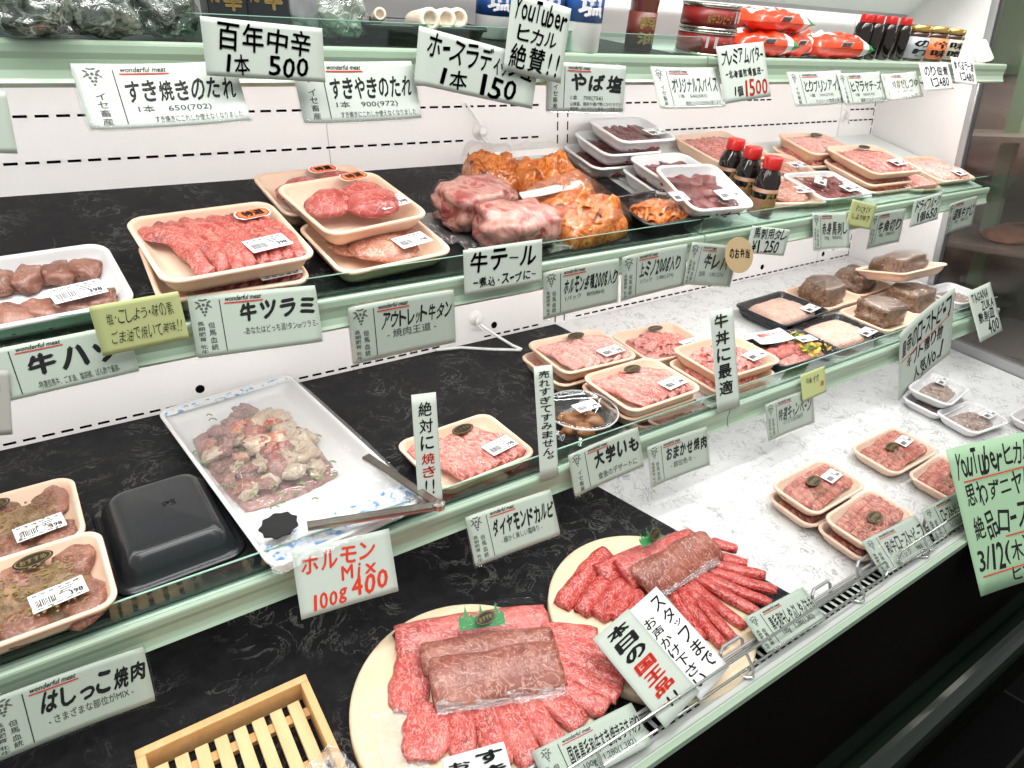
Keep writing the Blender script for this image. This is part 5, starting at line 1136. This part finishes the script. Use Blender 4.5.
card('s4q', '黒毛和牛しゃぶしゃぶもも', [('100g　1,280(1,382)', .36, .16, .86, .32)], 'printed card lying back below the farther round board', 0, (.28, .38, .97, .74), 0, .02)
card('s4r', '和牛ローストビーフ', [('1パック　980', .36, .16, .80, .32)], 'printed card before the front roast pair, left of the last card', 0, (.28, .38, .97, .74), 0, .02)
card('s4s', 'ローストビーフ切り落し', [('1パック　880', .36, .16, .80, .32)], 'printed card at the right beside the green sign on the front wire', 0, (.28, .38, .97, .74), 0, .02)
hand('s4p', [('スタッフまで', .60, .10, .90, .95, 0, 1), ('お声かけ下さい', .15, .06, .45, .84, 0, 1)], 'handwritten white strip asking to call staff, right one of the leaning pair', PAPERW, jit=.1, bold=.010)
hand('s4o', [('本日の', .22, .58, .78, .96, 0, 1), ('国王品', .25, .20, .75, .57, 1, 1), ('!!', .30, .08, .70, .18)], 'leaning strip with three big red characters before the round boards', PAPER, jit=.1, bold=.04)
n, x, v, rz, w, d, h = D['s4t']; D['s4t_'] = 0
t = thing('handwritten_sign', 'small white sign resting on the front slices of the nearer board', 'sign', on(4, .293, -.718, .046, rz, .25))
ob('paper', sheet(.075, .055, .0006, PAPERW, .02, .001), t, T(0, 0, .001)); g = MB(); put(g, 'すき焼', .0, -.024, .033, .024, .03, .0025, hand=.1, vert=True); put(g, 'おすすめ', -.032, -.024, -.006, .020, .03, .0025, hand=.1, vert=True)
ob('black_lettering', g.me('l', INK), t)

# ================================================================== light, world, camera
def area(name, loc, rot, sx, sy, power, col=(1, .98, .96)):
    l = bpy.data.lights.new(name, 'AREA'); l.shape = 'RECTANGLE'; l.size = sx; l.size_y = sy; l.energy = power; l.color = col
    o = bpy.data.objects.new(name, l); COL.objects.link(o); o.location = loc; o.rotation_euler = rot; return o
area('canopy_lamp', (.7, -.62, .92), (math.radians(28), 0, 0), 3.0, .14, 26)
area('ceiling_lamp', (.6, -1.7, 1.9), (math.radians(35), 0, 0), 3.2, 1.2, 52, (1, 1, .97))
for n, p in ((1, 4.6), (2, 5.4), (3, 1.6)):
    y, z = RAIL[n]; area('shelf_strip_lamp', (.7, y+.03, z-.034), (math.radians(48), 0, 0), 2.75, .02, p)
area('next_case_fill', (L+.36, -.6, .35), (math.radians(20), 0, 0), .5, .8, 6)  # added fill, brightens the otherwise dark case beyond the end glass
w = bpy.data.worlds.new('shop'); SC.world = w; w.use_nodes = True; w.node_tree.nodes['Background'].inputs[0].default_value = (.86, .90, .88, 1); w.node_tree.nodes['Background'].inputs[1].default_value = .55
c = bpy.data.cameras.new('camera'); co = bpy.data.objects.new('camera', c); COL.objects.link(co)
R = CAM['R']; C = CAM['C']
co.matrix_world = Matrix(((R[0][0], -R[1][0], -R[2][0], C[0]), (R[0][1], -R[1][1], -R[2][1], C[1]), (R[0][2], -R[1][2], -R[2][2], C[2]), (0, 0, 0, 1)))
c.sensor_width = 36; c.lens = CAM['f']*36/1024; c.clip_start = .02; SC.camera = co
vs = SC.view_settings; SC.display_settings.display_device = 'sRGB'; vs.view_transform = 'Standard'; vs.look = 'None'; vs.gamma = 1; vs.use_curve_mapping = False
vs.exposure = 0.0
SC.cycles.max_bounces = 8; SC.cycles.transparent_max_bounces = 24; SC.cycles.diffuse_bounces = 3; SC.cycles.glossy_bounces = 3; SC.cycles.transmission_bounces = 4
SC.cycles.use_denoising = True; SC.cycles.caustics_reflective = False; SC.cycles.caustics_refractive = False
